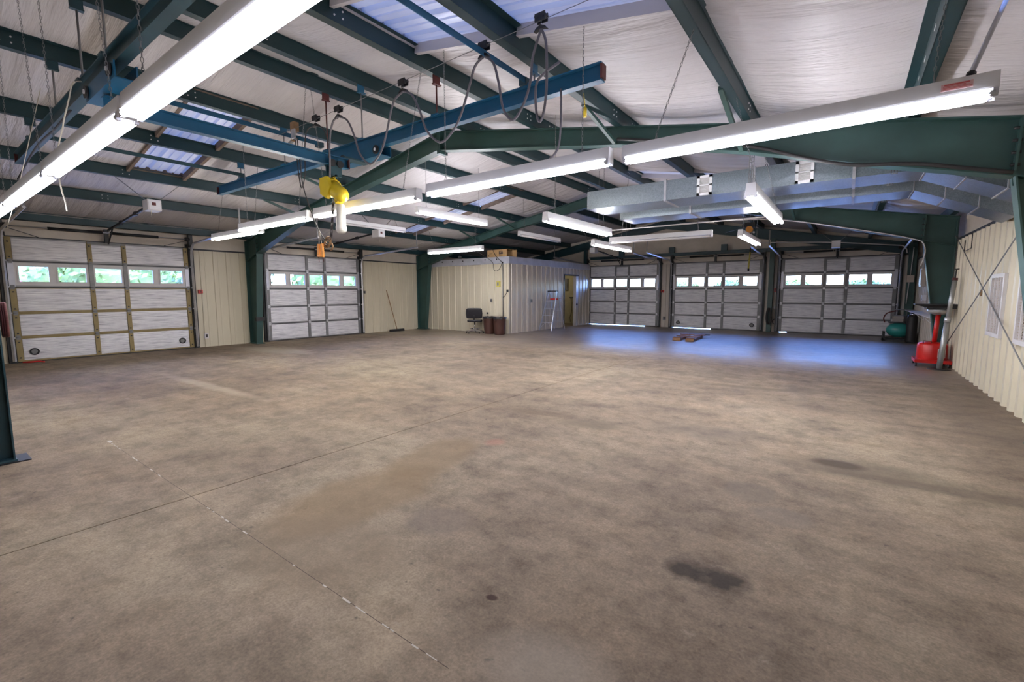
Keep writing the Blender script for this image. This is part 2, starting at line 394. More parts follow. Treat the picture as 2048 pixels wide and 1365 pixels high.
# ================================================================== ROOF / CEILING
PX = [-13.50, -11.90, -10.15, -8.40, -7.03, -6.10, -4.50, -2.96, -1.16, .41]       # purlin webs
bays = [XL-.4, -15.45]+PX+[1.72, XR+.4]
SKY = [(-4.5, -1.16, 2.97, 4.12), (-11.9, -8.4, 3.08, 4.05), (-4.5, -1.16, 10.86, 11.75), (-13.5, -8.4, 11.15, 12.05)]
def ceil_z(x, y):
    b = 0
    for a, c in zip(bays, bays[1:]):
        if a <= x <= c: t = (x-a)/(c-a); b = 4*t*(1-t)
    yy = (y % 1.22)/1.22; seam = math.exp(-((yy-.5)/.03)**2)
    wr = .012*math.sin(y*3.1+1.3*math.sin(x*.9))+.008*math.sin(y*7.3+x*1.7)
    return roof(x)+.205-b**.8*(.085+wr-.055*seam)
xsamp = []
for a, c in zip(bays, bays[1:]):
    n = 9
    xsamp += [a+(c-a)*k/n for k in range(n)]
xsamp.append(bays[-1])
ysamp = sorted(set([round(YF+k*.13, 3) for k in range(int((YE+.5-YF)/.13)+1)]+[y for s in SKY for y in s[2:]]))
xsamp = sorted(set([round(x, 4) for x in xsamp]))
cm = MB(); NX = len(xsamp)
for y in ysamp:
    for x in xsamp: cm.v.append((x, y, ceil_z(x, y)))
for j in range(len(ysamp)-1):
    for i in range(NX-1):
        xc, yc = (xsamp[i]+xsamp[i+1])/2, (ysamp[j]+ysamp[j+1])/2
        if any(a < xc < b and c < yc < d for a, b, c, d in SKY): continue
        a = j*NX+i; cm.f.append((a, a+NX, a+NX+1, a+1)); cm.s.append(True)
ceil = cm.build('ceiling', 'insul'); tag(ceil, 'sagging white vinyl insulation under the gable roof', None, None, 'structure')
for (a, b, c, d) in SKY:
    pm = MB()
    def rp(y):
        t = ((y-c) % .30)/.30
        return .03 if .06 < t < .24 else (.012 if .58 < t < .68 else 0)
    yy = []; y = c-.02
    while y < d+.05: yy += [y+.001, y+.018, y+.072, y+.09, y+.174, y+.18, y+.204, y+.21]; y += .30
    yy = [q for q in yy if q < d+.05]
    nseg = 12; b0 = len(pm.v)
    for q in yy:
        t = ((q-c+.02) % .30)/.30
        h = .048 if .05 < t < .25 else (.018 if .59 < t < .69 else 0)
        for k in range(nseg+1):
            x = a-.05+(b-a+.1)*k/nseg; pm.v.append((x, q, roof(x)+.23+h))
    for j in range(len(yy)-1):
        for k in range(nseg):
            i = j*(nseg+1)+k; pm.f.append((i, i+1, i+nseg+2, i+nseg+1)); pm.s.append(False)
    pm.build('skylight_panel', 'skylight', ceil)
    ed = MB()
    for x0 in (a, b): ed.bar((x0, c, roof(x0)+.225), (x0, d, roof(x0)+.225), .05, .10)
    for y0, wd in ((c, .05), (d, .06)):
        for p, q in zip([a]+[x for x in PX if a < x < b]+[b], [x for x in PX if a < x < b]+[b]):
            ed.bar((p+.02, y0, roof(p)+.175), (q-.02, y0, roof(q)+.175), .12, wd, (0, 1, 0))
    if a < -7: ed.build('insulation_edge', 'tan', ceil)
    else: ed.build('insulation_edge', 'insul', ceil)

# ================================================================== WALL PANELS
def rib_sheet(width, height, ribs=3, rh=.03, rw=.055, z0=0.):
    """local: x along the wall, y towards outside (ribs stick out to -y), z up"""
    mb = MB(); p = width/ribs; pts = []
    for k in range(ribs):
        x = k*p; c = p*.5
        pts += [(x, 0), (x+c-rw*.9, 0), (x+c-rw*.5, -rh), (x+c+rw*.5, -rh), (x+c+rw*.9, 0)]
        pts += [(x+p*.80, 0), (x+p*.82, -.006), (x+p*.90, -.006), (x+p*.92, 0)]
    pts.append((width-.004, 0))
    mb.v += [(x, y, z0) for x, y in pts]+[(x, y, z0+height) for x, y in pts]; n = len(pts)
    for i in range(n-1): mb.f.append((i, i+1, n+i+1, n+i)); mb.s.append(False)
    mb.v += [(x, y+.02, z0+height) for x, y in pts]
    for i in range(n-1): mb.f.append((n+i, n+i+1, 2*n+i+1, 2*n+i)); mb.s.append(False)
    sc = MB()
    return mb
def run_panels(parent, o, rz, length, height, m, pitch=.36, z0=0., **k):
    """sheets of three ribs laid side by side from o along direction rz"""
    d = Vector((math.cos(rz), math.sin(rz), 0)); x = 0; o = Vector(o)
    while x < length-.02:
        wv = min(3*pitch, length-x); nr = max(1, round(wv/pitch))
        p = rib_sheet(wv, height, nr, z0=z0, **k).build('wall_panel', m, parent)
        p.location = o+d*x; p.rotation_euler = (0, 0, rz); x += wv
HL = 2.88
# left wall: outer skin, insulation band above the liner, liner panels between the doors
wl = MB()
wl.box(XL-.25, XL-.10, YF, 1.55, 0, 3.6).box(XL-.25, XL-.10, 5.39, 7.34, 0, 3.6).box(XL-.25, XL-.10, 11.12, YE+.3, 0, 3.6)
wl.box(XL-.25, XL-.10, 1.55, 5.39, 2.92, 3.6).box(XL-.25, XL-.10, 7.34, 11.12, 2.92, 3.6)
def fb(u, v):
    y = YF+(YE+.3-YF)*u; return (XL-.03-.02*math.sin(v*PI)-.012*math.sin(y*5), y, HL+.02+.62*v)
wl.grid(fb, 150, 6)
wl = wl.build('wall_left', 'fabric'); tag(wl, 'left wall with cream insulation over ribbed liner', None, None, 'structure')
for y0, y1 in ((YF, 1.53), (5.41, 7.32), (11.14, YE)):
    run_panels(wl, (XL, y0, 0), PI/2, y1-y0, HL, 'panel', rh=.022, rw=.03)
tr = MB().box(XL-.02, XL+.035, 5.41, 7.3, HL, HL+.045).box(XL-.02, XL+.035, 11.14, 14.3, HL, HL+.045).box(XL-.02, XL+.035, YF, 1.53, HL, HL+.045)
tag(tr.build('trim_1', 'jamb'), 'dark cap strip over left wall liner panels', None, None, 'structure')
# right wall
HR = 2.74
wr = MB().box(XR+.14, XR+.3, YF, YE+.3, 0, 3.6)
def fb2(u, v):
    y = YF+(YE+.3-YF)*u; return (XR+.06+.02*math.sin(v*PI)+.012*math.sin(y*5), y, HR-.02+.72*v)
wr.grid(fb2, 150, 6)
wr = wr.build('wall_right', 'fabric'); tag(wr, 'right wall with cream ribbed steel panels', None, None, 'structure')
run_panels(wr, (XR, 14.05, 0), -PI/2, 14.05-YF, HR, 'panel', pitch=.353, rh=.045, rw=.09)
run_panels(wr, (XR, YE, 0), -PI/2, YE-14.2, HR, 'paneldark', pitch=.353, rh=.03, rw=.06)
tag(MB().box(XR-.03, XR+.1, YF, YE, HR, HR+.05).build('trim_2', 'jamb'), 'dark cap strip over right wall panels', None, None, 'structure')
# back (gable) wall
DX = [-10.80, -6.54, -2.26]; DW = 3.6; DH = 2.94
wb = MB(); edges = [XL-.3]
spans = [(XL-.3, DX[0]-.1), (DX[0]+DW+.1, DX[1]-.1), (DX[1]+DW+.1, DX[2]-.1), (DX[2]+DW+.1, XR+.4)]
for a, b in spans: wb.box(a, b, YE+.1, YE+.25, 0, 3.0)
gx = [XL-.3, XRG, XR+.4]
def gab(u, v):
    x = XL-.3+(XR+.4-XL+.3)*u; zt = roof(x)+.30; z = 2.96+(zt-2.96)*v; k = ((x+40) % .92)/.92
    return (x, YE+.02+.018*math.sin(v*PI*3)*math.sin(x*3)+.02*math.exp(-((k-.5)/.04)**2), z)
wb.grid(gab, 120, 8)
wb.box(XL-.3, XR+.4, YE+.12, YE+.25, 2.925, 3.55)
def gab2(u, v):
    x = XL-.3+(XR+.4-XL+.3)*u; return (x, YE+.22, 3.5+(roof(x)+.3-3.5)*v if roof(x)+.3 > 3.5 else 3.5)
wb.grid(gab2, 60, 1)
wb = wb.build('wall_back', 'fabric'); tag(wb, 'gabled end wall with cream insulation above three doors', None, None, 'structure')
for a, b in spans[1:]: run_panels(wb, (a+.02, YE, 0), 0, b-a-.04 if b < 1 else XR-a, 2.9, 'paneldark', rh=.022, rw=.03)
# front wall behind the camera closes the building
wf = MB().box(XL-.3, XR+.4, YF-.2, YF, 0, 5.3).build('wall_front', 'panel'); tag(wf, 'plain cream wall behind the viewpoint', None, None, 'structure')

# ================================================================== OFFICE BOX IN THE CORNER
OX, OY, OH = -10.74, 14.40, 2.77
of = MB().box(XL, OX, OY+.10, OY+.13, 0, OH).build('wall_office_front', 'office_in'); tag(of, 'cream panelled front wall of the corner office box', None, None, 'structure')
run_panels(of, (XL+.05, OY, 0), 0, OX-XL-.05, OH, 'panel', rh=.03, rw=.045)
D0, D1, DT = 18.70, 20.02, 2.42
os_ = MB().box(OX-.13, OX-.10, OY+.1, D0, 0, OH).box(OX-.13, OX-.10, D1, YE, 0, OH).box(OX-.13, OX-.10, D0, D1, DT, OH).build('wall_office_side', 'office_in')
tag(os_, 'shaded panelled side wall of the corner office box', None, None, 'structure')
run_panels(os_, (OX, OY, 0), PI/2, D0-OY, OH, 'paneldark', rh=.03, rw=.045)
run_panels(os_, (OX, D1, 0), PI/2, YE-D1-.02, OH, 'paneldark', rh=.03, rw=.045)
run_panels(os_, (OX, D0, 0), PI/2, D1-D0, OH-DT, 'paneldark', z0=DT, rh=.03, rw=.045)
for o in list(os_.children): o.rotation_euler = (0, 0, PI/2)
tr3 = MB().box(XL, OX+.05, OY-.05, OY-.01, OH, 3.02).box(XL, OX+.05, OY-.05, OY+.03, OH-.02, OH+.005).build('trim_3', 'trimsilver')
tag(tr3, 'bright galvanised channel along the office front top', None, None, 'structure')
pm = MB()
for x in (-14.3, -13.7, -13.1, -12.5, -11.9, -11.3): pm.cyl((x, OY-.054, 2.93), (x, OY-.049, 2.93), .03, n=10)
pm.build('punched_hole', 'black', tr3)
tr4 = MB().box(OX+.01, OX+.05, OY-.01, YE-.1, OH, 3.02).box(OX-.03, OX+.05, OY-.01, YE-.1, OH-.02, OH+.005).build('trim_4', 'trimsilver'); tag(tr4, 'grey galvanised channel along the office side top', None, None, 'structure')
oc = MB().box(XL, OX, OY, YE, 2.95, 3.02).build('ceiling_office', 'tan'); tag(oc, 'flat deck on top of the corner office box', None, None, 'structure')
# interior of the room seen through its doorway
MB().box(XL+.1, OX-.2, YE-.10, YE-.06, 0, OH).build('wall_office_back', 'office_in')
tag(bpy.data.objects['wall_office_back'], 'yellowed inner wall of the office seen through its doorway', None, None, 'structure')
dt = MB().box(OX-.14, OX+.04, D0-.05, D0, 0, DT+.05).box(OX-.14, OX+.04, D0, D1+.05, DT, DT+.05).build('trim_5', 'jamb'); tag(dt, 'dark frame around the office doorway', None, None, 'structure')
do = thing('door_6', 'white narrow door leaf standing open in the office doorway', None, (OX-.02, D1, 0), 0, None, 'structure')
MB().box(-.10, .05, -.22, 0, 0, DT-.02).build('door_leaf', 'whitegrey', do); MB().cyl((.06, -.19, 1.05), (.12, -.19, 1.05), .03).build('door_knob', 'black', do)
li = bpy.data.lights.new('office_bulb', 'POINT'); li.energy = 14; li.shadow_soft_size = .08; li.color = (1, .86, .6)
lo = bpy.data.objects.new('office_bulb', li); C.objects.link(lo); lo.location = (-12.2, 19.6, 2.5)
t = thing('wall_cabinet', 'grey fuse cabinet on the yellowed wall inside the office', 'cabinet', (-12.0, YE-.10, 1.75))
MB().box(-.28, .05, -.12, 0, 0, .6).build('cabinet_body', 'stile', t); MB().box(-.26, .03, -.13, -.12, .03, .57).build('cabinet_door', 'stile', t)
t = thing('coat_rail', 'dark coat rail on the yellowed wall inside the office', 'rail', (-11.6, YE-.10, 1.35))
MB().box(-.25, .35, -.04, 0, -.03, .03).build('rail_board', 'black', t)
[MB().bar((x, -.04, 0), (x, -.10, -.05), .015, .015).build('coat_hook', 'black', t) for x in (-.15, .1, .3)]
t = thing('work_bag', 'brown work bag hanging from the coat rail in the office', 'bag', (-11.52, YE-.19, .95))
MB().lathe([(.02, .36), (.07, .30), (.10, .15), (.085, .02), (.01, 0)], n=10).build('bag_body', 'wood', t)
t = tag(MB().tube(smooth_path([(-11.75, YE-.16, 1.3), (-11.7, YE-.16, .7), (-11.8, YE-.16, .3), (-11.7, YE-.2, .03)]), .012, 5).build('extension_cord', 'black'), 'black cord trailing down the wall inside the office', 'cord')

# ================================================================== RIGID FRAMES
def strip_plate(mb, pl, y0, y1, th, side=1):
    """flange plate following a polyline of (x, z); thickness th to the side"""
    P = [Vector((x, 0, z)) for x, z in pl]; N = []
    for i in range(len(P)):
        d = (P[min(i+1, len(P)-1)]-P[max(i-1, 0)]).normalized(); N.append(Vector((-d.z, 0, d.x))*th*side)
    for i in range(len(P)-1):
        q = [P[i], P[i+1], P[i+1]+N[i+1], P[i]+N[i]]
        mb.prism([(p.x, y0, p.z) for p in q], (0, y1-y0, 0))
    return mb
def ibeam(y, top, bot, fw_=.2, th=.016, wt=.006):
    mb = MB(); n = min(len(top), len(bot))
    strip_plate(mb, top, y-fw_/2, y+fw_/2, th, 1); strip_plate(mb, bot, y-fw_/2, y+fw_/2, th, -1)
    for i in range(n-1):
        mb.prism([(top[i][0], y-wt, top[i][1]), (top[i+1][0], y-wt, top[i+1][1]), (bot[i+1][0], y-wt, bot[i+1][1]), (bot[i][0], y-wt, bot[i][1])], (0, 2*wt, 0))
    return mb
def rigid_frame(y, label):
    t = thing('rigid_frame', label, 'steel frame', (XRG, y, 0), 0, 'green tapered roof frames')
    def rel(mb): mb.v = [(a-XRG, b-y, c) for a, b, c in mb.v]; return mb
    rx = [XRG, -2.94, -1.18, .15, 1.28, 1.86]; rb = [4.50, 3.89, 3.47, 3.09, 2.80, 2.62]
    rel(ibeam(y, [(x, roof(x)-.022) for x in rx], list(zip(rx, rb)))).build('rafter', 'green', t)
    lx = [XRG, -10.8, -12.5, -13.9, -14.85, -15.6]; lb = [4.50, 3.89, 3.50, 3.12, 2.84, 2.62]
    rel(ibeam(y, [(x, roof(x)-.022) for x in lx], list(zip(lx, lb)), ) ).build('rafter', 'green', t)
    # columns: outer flange upright, inner flange leaning
    rel(ibeam(y, [(1.815, .02), (1.815, 1.6), (1.815, 3.2)][::-1], [(1.69, .02), (1.485, 1.5), (1.29, 2.80)][::-1], .192, .016, .0042)).build('column', 'green', t)
    rel(ibeam(y, [(-15.60, .02), (-15.60, 1.6), (-15.60, 3.25)], [(-15.18, .02), (-15.02, 1.5), (-14.86, 2.84)], .192, .016, .0042)).build('column', 'green', t)
    MB().box(1.60-XRG, 1.90-XRG, -.13, .13, 0, .02).build('base_plate', 'green', t); MB().box(-15.64-XRG, -15.10-XRG, -.13, .13, 0, .02).build('base_plate', 'green', t)
    MB().box(-.045, -.005, -.11, .11, 4.42, 4.86).box(.005, .045, -.11, .11, 4.42, 4.86).build('ridge_plate', 'green', t)
    for x0, x1, s in ((1.27, 1.86, 1), (-14.86, -15.6, -1)):
        MB().bar((x0-XRG, 0, 2.80 if s > 0 else 2.84), (x1-XRG, 0, 2.86), .2, .014, (0, 1, 0)).build('knee_stiffener', 'green', t)
        q = MB()
        q.bar((x0-XRG, 0, 2.80), (x0-XRG+.02*s, 0, roof(x0)-.02), .02, .2, (0, 1, 0))
        q.build('splice_plate', 'green', t)
        bt = MB()
        for k in range(4):
            for yy in (-.07, .07): bt.cyl((x0-XRG-.035, yy, 2.9+k*.12), (x0-XRG+.035, yy, 2.9+k*.12), .016, n=6)
        bt.build('bolt_heads', 'black', t, None, 'stuff')
    for px in (-2.96, -1.16, -10.15, -11.9):
        b = roof(px)-.28 if abs(px-XRG) < 4 else roof(px)-.42
        zb = {-2.96: 3.90, -1.16: 3.47, -10.15: 4.0, -11.9: 3.63}[px]
        MB().bar((px-XRG-.11, -1.38 if px > -2 else -1.14, roof(px)+.01), (px-XRG-.11, -.08, zb+.02), .05, .05).build('flange_brace', 'green', t)
    return t
rigid_frame(FR[0], 'nearer green rigid frame, its ridge joint high above the hoist')
rigid_frame(FR[1], 'farther green rigid frame standing beside the office box')
# end frame on the gable wall
t = thing('end_frame', 'dark green end frame bolted along the gable wall', 'steel frame', (XRG, 21.2, 0))
def endraf(s):
    xs_ = [0, 8.55*s]; mb = ibeam(0, [(x, roof(XRG+x)-.01) for x in xs_], [(x, roof(XRG+x)-.38) for x in xs_], .16); return mb
endraf(1).build('rafter', 'teal', t); endraf(-1).build('rafter', 'teal', t)
MB().box(-2.67-XRG, -2.50-XRG, -.12, .06, 0, 3.75).build('wind_column', 'green', t)
MB().box(-11.0-XRG, -10.84-XRG, -.08, .06, 3.03, 3.8).build('wind_column', 'teal', t)
MB().box(1.58-XRG, 1.80-XRG, -.1, .06, 0, 3.3).build('corner_post', 'green', t)
t = thing('header_beam', 'dark green header channel above the three end doors', 'steel beam', (-4.6, 21.22, 3.24))
MB().box(-6.1, 6.2, -.10, .06, 0, .012).box(-6.1, 6.2, -.10, .06, .128, .14).box(-6.1, 6.2, .04, .06, 0, .14).build('channel', 'teal', t)
for x in (-4.4, -2.0, .2, 4.3): MB().box(x-.12, x+.12, -.09, .06, .14, .40).build('bracket_plate', 'teal', t)

# ================================================================== PURLINS
names = {-13.5: 'sixth from the ridge on the left slope, nearest the left wall', -11.9: 'fifth from the ridge on the left slope', -10.15: 'fourth from the ridge on the left slope, above the first opener', -8.4: 'third from the ridge on the left slope',
         -7.03: 'first left of the ridge', -6.1: 'first right of the ridge', -4.5: 'second right of the ridge', -2.96: 'third right of the ridge, over the end of the blue beam', -1.16: 'fourth right of the ridge, with a light chain hooked on it', .41: 'rightmost, with white plates for light through its web slots'}
def purlin(x, label):
    t = thing('roof_purlin', 'green Z-shaped roof purlin, '+label, 'roof purlin', (x, 9.1, roof(x)), 0, 'roof purlins')
    s = 1 if x > 0 else -1; L0, L1 = YF-9.1+.02, YE-9.1+.1
    mb = MB()
    mb.box(-.004, .004, L0, L1, 0, .20).box(0 if s > 0 else -.10, .10 if s > 0 else 0, L0, L1, 0, .006)
    mb.box(-.08 if s > 0 else 0, 0 if s > 0 else .08, L0, L1, .194, .20).box(s*.10-.003, s*.10+.003, L0, L1, 0, .022)
    mb.build('purlin_web', 'purlin', t)
    bt = MB()
    for yc in (1.1, 3.05, 6.6, 7.3, 10.9, 13.8, 14.5):
        for dy in (-.05, .05):
            for z in (.065, .135): bt.cyl((-.012, yc-9.1+dy, z), (.012, yc-9.1+dy, z), .010, n=6)
    bt.build('bolt_heads', 'whitegrey', t, None, 'stuff')
    if x > 0:
        for yy in (3.6, 4.05, 4.4, 4.9, 5.5, 5.95): MB().box(-.007, -.004, yy-9.1, yy-9.1+.09, .095, .115).build('lit_slot_plate', 'white', t)  # white plates put on the web for light showing through its slotted holes
    return t
for x in PX: purlin(x, names[x])
t = thing('eave_strut', 'dark green eave strut along the top of the left wall', 'roof purlin', (-15.45, 9.1, 3.30))
MB().box(-.05, .05, -12, 12.2, 0, .012).box(-.05, -.04, -12, 12.2, 0, .2).box(-.05, .05, -12, 12.2, .19, .2).box(.04, .05, -12, 12.2, 0, .05).build('strut_web', 'teal', t)
t = thing('eave_strut', 'dark green eave strut along the top of the right wall', 'roof purlin', (1.72, 9.1, 3.30))
MB().box(-.05, .05, -12, 12.2, 0, .012).box(-.05, -.04, -12, 12.2, 0, .2).box(-.05, .05, -12, 12.2, .19, .2).build('strut_web', 'teal', t)
t = thing('support_post', 'dark teal steel post on a base plate at the left edge', 'steel post', (-6.49, .495, 0))
MB().box(-.10, .10, -.10, -.088, .03, 4.78).box(-.10, .10, .088, .10, .03, 4.78).box(-.006, .006, -.09, .09, .03, 4.78).build('post', 'teal', t)
MB().box(-.15, .135, -.15, .20, 0, .012).build('base_plate', 'black', t); MB().box(-.12, .11, -.12, .11, .012, .03).build('grout_plate', 'teal', t)
hp = [(-6.42+.02*math.sin(a*1.0), .66+.03*math.cos(a), 1.37+.17*math.cos(a)) for a in [k*2*PI/14 for k in range(14)]]
t = thing('air_hose', 'dark red air hose coiled on the teal post at the left edge', 'hose', (-6.50, .605, 1.2))
for k in range(3):
    MB().tube([(-.02+.045*k*.3+.10*math.sin(a)*.4, .02+.012*k, .17+.16*math.cos(a)) for a in [j*2*PI/16 for j in range(16)]], .012, 6, closed=True).build('hose_coil', 'rust', t)
MB().box(-.03, .0, -.05, .0, .28, .31).build('hose_hook', 'black', t)

# ================================================================== OVERHEAD DOORS (local: x across, y outwards, z up)
SEC = [.02, .595, 1.17, 1.775, 2.375, 2.93]
WIN = [(.175, .675), (.835, 1.345), (1.525, 2.045), (2.215, 2.735), (2.905, 3.425)]
FOILX = [(.11, 1.40), (1.50, 2.09), (2.19, 3.49)]
STX = [(0., .10), (1.405, 1.495), (2.095, 2.185), (3.50, 3.60)]
def pillow(x0, x1, z0, z1, y, th=.018, nu=10, nv=6):
    mb = MB(); ph = R.random()*6
    def f(u, v):
        e = min(u, 1-u, .12)/.12*min(v, 1-v, .14)/.14
        return (x0+(x1-x0)*u, y-th*(.35+.65*math.sqrt(max(0, e)))-.003*math.sin(17*v+3*u+ph)-.002*math.sin(9*u+ph), z0+(z1-z0)*v)
    mb.grid(f, nu, nv); P = mb.v
    # closed edge back to the skin
    for (a, b) in (((x0, z0), (x1, z0)), ((x1, z0), (x1, z1)), ((x1, z1), (x0, z1)), ((x0, z1), (x0, z0))):
        mb.poly([(a[0], y-th*.35, a[1]), (b[0], y-th*.35, b[1]), (b[0], y+.012, b[1]), (a[0], y+.012, a[1])])
    return mb
def door(n, label, loc, rz, olive=False, ports=False, header=True, gap=None):
    t = thing('door_%d' % n, label, None, loc, rz, None, 'structure')
    rail = 'stile_olive' if olive else 'stile'
    for i in range(5):
        z0, z1 = SEC[i]+.005, SEC[i+1]-.005; win = i == 3
        s = MB(); dark = 'jamb'
        if win:
            wz0, wz1 = 1.90, 2.255
            s.box(0, DW, .03, .045, z0, wz0).box(0, DW, .03, .045, wz1, z1)
            for a, b in zip([0]+[q[1] for q in WIN], [q[0] for q in WIN]+[DW]): s.box(a, b, .03, .045, wz0, wz1)
        else: s.box(0, DW, .03, .045, z0, z1)
        s.box(0, DW, -.002, .03, z0, z0+.028).box(0, DW, -.002, .03, z1-.028, z1)
        sec = s.build('section', ('stile_olive' if olive and i < 3 else 'skin'), t)
        for k, (a, b) in enumerate(STX):
            st = MB().box(a, b, -.014, .03, z0, z1)
            o = st.build('stile', rail if not (win) else 'trimsilver' if k in (0, 3) else 'stile', sec)
            h = MB()
            for zz in (z0+.09, z1-.11): h.box((a+b)/2-.018, (a+b)/2+.018, -.018, -.013, zz-.015, zz+.015)
            if olive and not win: h.build('stile_bolt', 'black', o if False else sec, None, 'stuff')
        hb = MB()
        for (a, b) in STX:
            if i < 4: hb.box((a+b)/2-.035, (a+b)/2+.035, -.026, -.014, z1-.05, z1+.055); hb.cyl(((a+b)/2-.045, -.03, z1+.004), ((a+b)/2+.045, -.03, z1+.004), .011, n=6)
        if i < 4: hb.build('hinge', 'track' if not olive else 'stile', sec)
        if i < 4: MB().box(0, DW, -.017, -.002, z1-.012, z1+.010).build('section_seal', 'jamb' if not (olive and i < 2) else 'stile_olive', sec)
        if not win:
            for (a, b) in FOILX:
                pillow(a, b, z0+.03+(.02 if i == 4 and 1 < a < 2 else 0), z1-.034-(.05 if i == 4 and 1 < a < 2 else 0), .018).build('foil_panel', 'foil', sec)
        else:
            fr = MB()
            inf = MB()
            for (a, b), (c, d) in zip(((.10, 1.405), (1.495, 2.095), (2.185, 3.50)), ((0, 2), (2, 3), (3, 5))):
                ws = WIN[c:d]
                inf.box(a, b, .005, .03, z0+.03, wz0-.02).box(a, b, .005, .03, wz1+.02, z1-.03)
                for e, f in zip([a]+[q[1]+.02 for q in ws], [q[0]-.02 for q in ws]+[b]):
                    if f > e: inf.box(e, f, .005, .03, wz0-.02, wz1+.02)
            inf.build('infill_sheet', 'whitegrey', sec)
            for (a, b) in WIN:
                f = MB(); e = .028
                f.box(a-e, b+e, -.012, .032, wz0-e, wz0).box(a-e, b+e, -.012, .032, wz1, wz1+e).box(a-e, a, -.012, .032, wz0, wz1).box(b, b+e, -.012, .032, wz0, wz1)
                f.build('window_frame', 'whitegrey', sec)
                MB().box(a, b, .030, .034, wz0, wz1).build('pane', 'glass', sec)
        if i == 4: MB().box(1.42, 2.17, -.020, .0, z1-.055, z1-.005).build('bracket_plate', 'stile', sec)
        if i == 0 and ports:
            for x in (.29, 3.31):
                MB().lathe([(.055, .0), (.055, -.012), (.085, -.02), (.085, .0)], (x, -.006, .245), 20, 'y').build('exhaust_ring', 'black', sec)
                MB().cyl((x, -.008, .245), (x, -.012, .245), .054, n=18).build('exhaust_flap', 'stile', sec)
        if i == 0: MB().box(.0 if gap is None else gap, DW, .0, .04, .0, .03).build('bottom_seal', 'rubber', sec)
    for s, x in ((-1, -.06), (1, DW+.06)):
        jb = MB().box(min(x+.075*s, x-.052*s), max(x+.075*s, x-.052*s), -.06, .05, 0, DH+.10); jb.box(min(x+.075*s, x-.09*s), max(x+.075*s, x-.09*s), .05, .20, 0, DH+.10); jb.build('jamb', 'jamb', t)
        p = [(x, -.11, .05), (x, -.11, 2.72)]+[(x, -.11-.34*(1-math.cos(a)), 2.72+.34*math.sin(a)) for a in (.35, .7, 1.05, 1.35)]+[(x, -.47, 3.055), (x, -3.35, 3.20)]
        tk = MB()
        tk.tube(p, .033, 4); tk.build('track', 'track', t)
        MB().bar((x, -3.3, 3.22), (x, -3.3, 3.72), .04, .006).build('track_hanger', 'stile', t)
        MB().box(x-.05, x+.05, -.14, -.02, 2.94, 3.30).build('bearing_plate', 'jamb', t)
        MB().cyl((x-s*.12, -.09, 3.17), (x-s*.02, -.09, 3.17), .06, n=14).build('cable_drum', 'black', t)
        MB().bar((x-s*.12, -.09, 3.12), (x-s*.62, -.02, 2.95), .03, .012).build('angle_brace', 'jamb', t)
        rl = MB()
        for z in SEC[1:]: rl.cyl((x-s*.05, -.08, z), (x+s*.01, -.09, z), .02, n=8)
        rl.build('roller', 'track', t)
    MB().box(-.135, DW+.135, .05, .16, DH-.04, DH+.015).build('head_jamb', 'jamb', t)
    MB().cyl((-.1, -.09, 3.17), (DW+.1, -.09, 3.17), .014, n=8).build('torsion_shaft', 'track', t)
    MB().cyl((.72, -.09, 3.17), (1.72, -.09, 3.17), .036, n=10).build('torsion_spring', 'black', t); MB().cyl((1.88, -.09, 3.17), (2.9, -.09, 3.17), .036, n=10).build('torsion_spring', 'black', t)
    MB().box(1.76, 1.84, -.10, -.02, 2.92, 3.26).build('center_bracket', 'jamb', t)
    return t
door(1, 'nearest left overhead door with olive stiles and foil panels', (XL+.03, 1.67, 0), PI/2, olive=True, ports=True)
door(2, 'farther left overhead door with grey stiles, between the two green columns', (XL+.03, 7.46, 0), PI/2)
door(3, 'leftmost end wall overhead door, beside the office box', (DX[0], YE-.03, 0), 0, gap=3.0)
door(4, 'middle end wall overhead door with two round exhaust rings', (DX[1], YE-.03, 0), 0, ports=True, gap=1.7)
door(5, 'rightmost end wall overhead door, beside the air compressor', (DX[2], YE-.03, 0), 0, gap=.3)

def opener(loc, rz, out, z, label, dark=False, red=True):
    """local: y outwards to the wall, box hangs at y=0, rail runs to y=out"""
    t = thing('door_opener', label, 'opener', (loc[0], loc[1], z), rz, 'ceiling hung door openers')
    MB().box(-.12, .12, -.16, .16, -.11, .11).build('motor_housing', 'whitegrey', t)
    MB().box(-.10, .10, -.168, -.16, -.09, .09).build('front_cover', 'white', t)
    if red: MB().box(-.05, .02, -.175, -.168, -.01, .05).build('indicator_window', 'rust', t)
    e = Vector((0, out-.12, 3.22-z)); q0 = Vector((0, .14, .03))
    MB().bar(q0, e, .035, .045).build('drive_rail', 'black', t)
    for k in (.28, .62): MB().bar(q0.lerp(e, k)+Vector((0, 0, .0)), q0.lerp(e, k+.04), .06, .08).build('rail_bracket', 'black', t)
    MB().bar(q0.lerp(e, .86), (0, out-.06, 2.88-z), .03, .012).build('door_arm', 'black', t)
    for s in (-1, 1):
        q = .55 if s > 0 else .62
        MB().bar((s*.10, 0, .10), (s*q, 0, roof(loc[0])-z+.02 if abs(rz) < 1 else roof(loc[0])-z+.06), .035, .008).build('hanging_strap', 'stile', t)
    MB().tube([(-.05, -.1, -.11), (-.05, -.1, -.28)], .004, 4).build('pull_cord', 'cord', t)
    return t
opener((-12.0, 3.47), PI/2, 3.5, 3.46, 'white box opener with dark window hanging before the nearest left door')
opener((-12.0, 9.26), PI/2, 3.5, 3.46, 'white box opener hanging before the farther left door, right of the hoist')
opener((-9.0, 18.2), 0, 3.0, 3.42, 'white box opener before the leftmost end wall door', red=False)
opener((-.45, 18.4), 0, 2.8, 3.16, 'white box opener before the rightmost end wall door, right end of the shop', red=False)
t = thing('motor_unit', 'orange-red motor unit hung from the roof before the middle end door', 'motor', (-2.93, 18.0, 3.80))
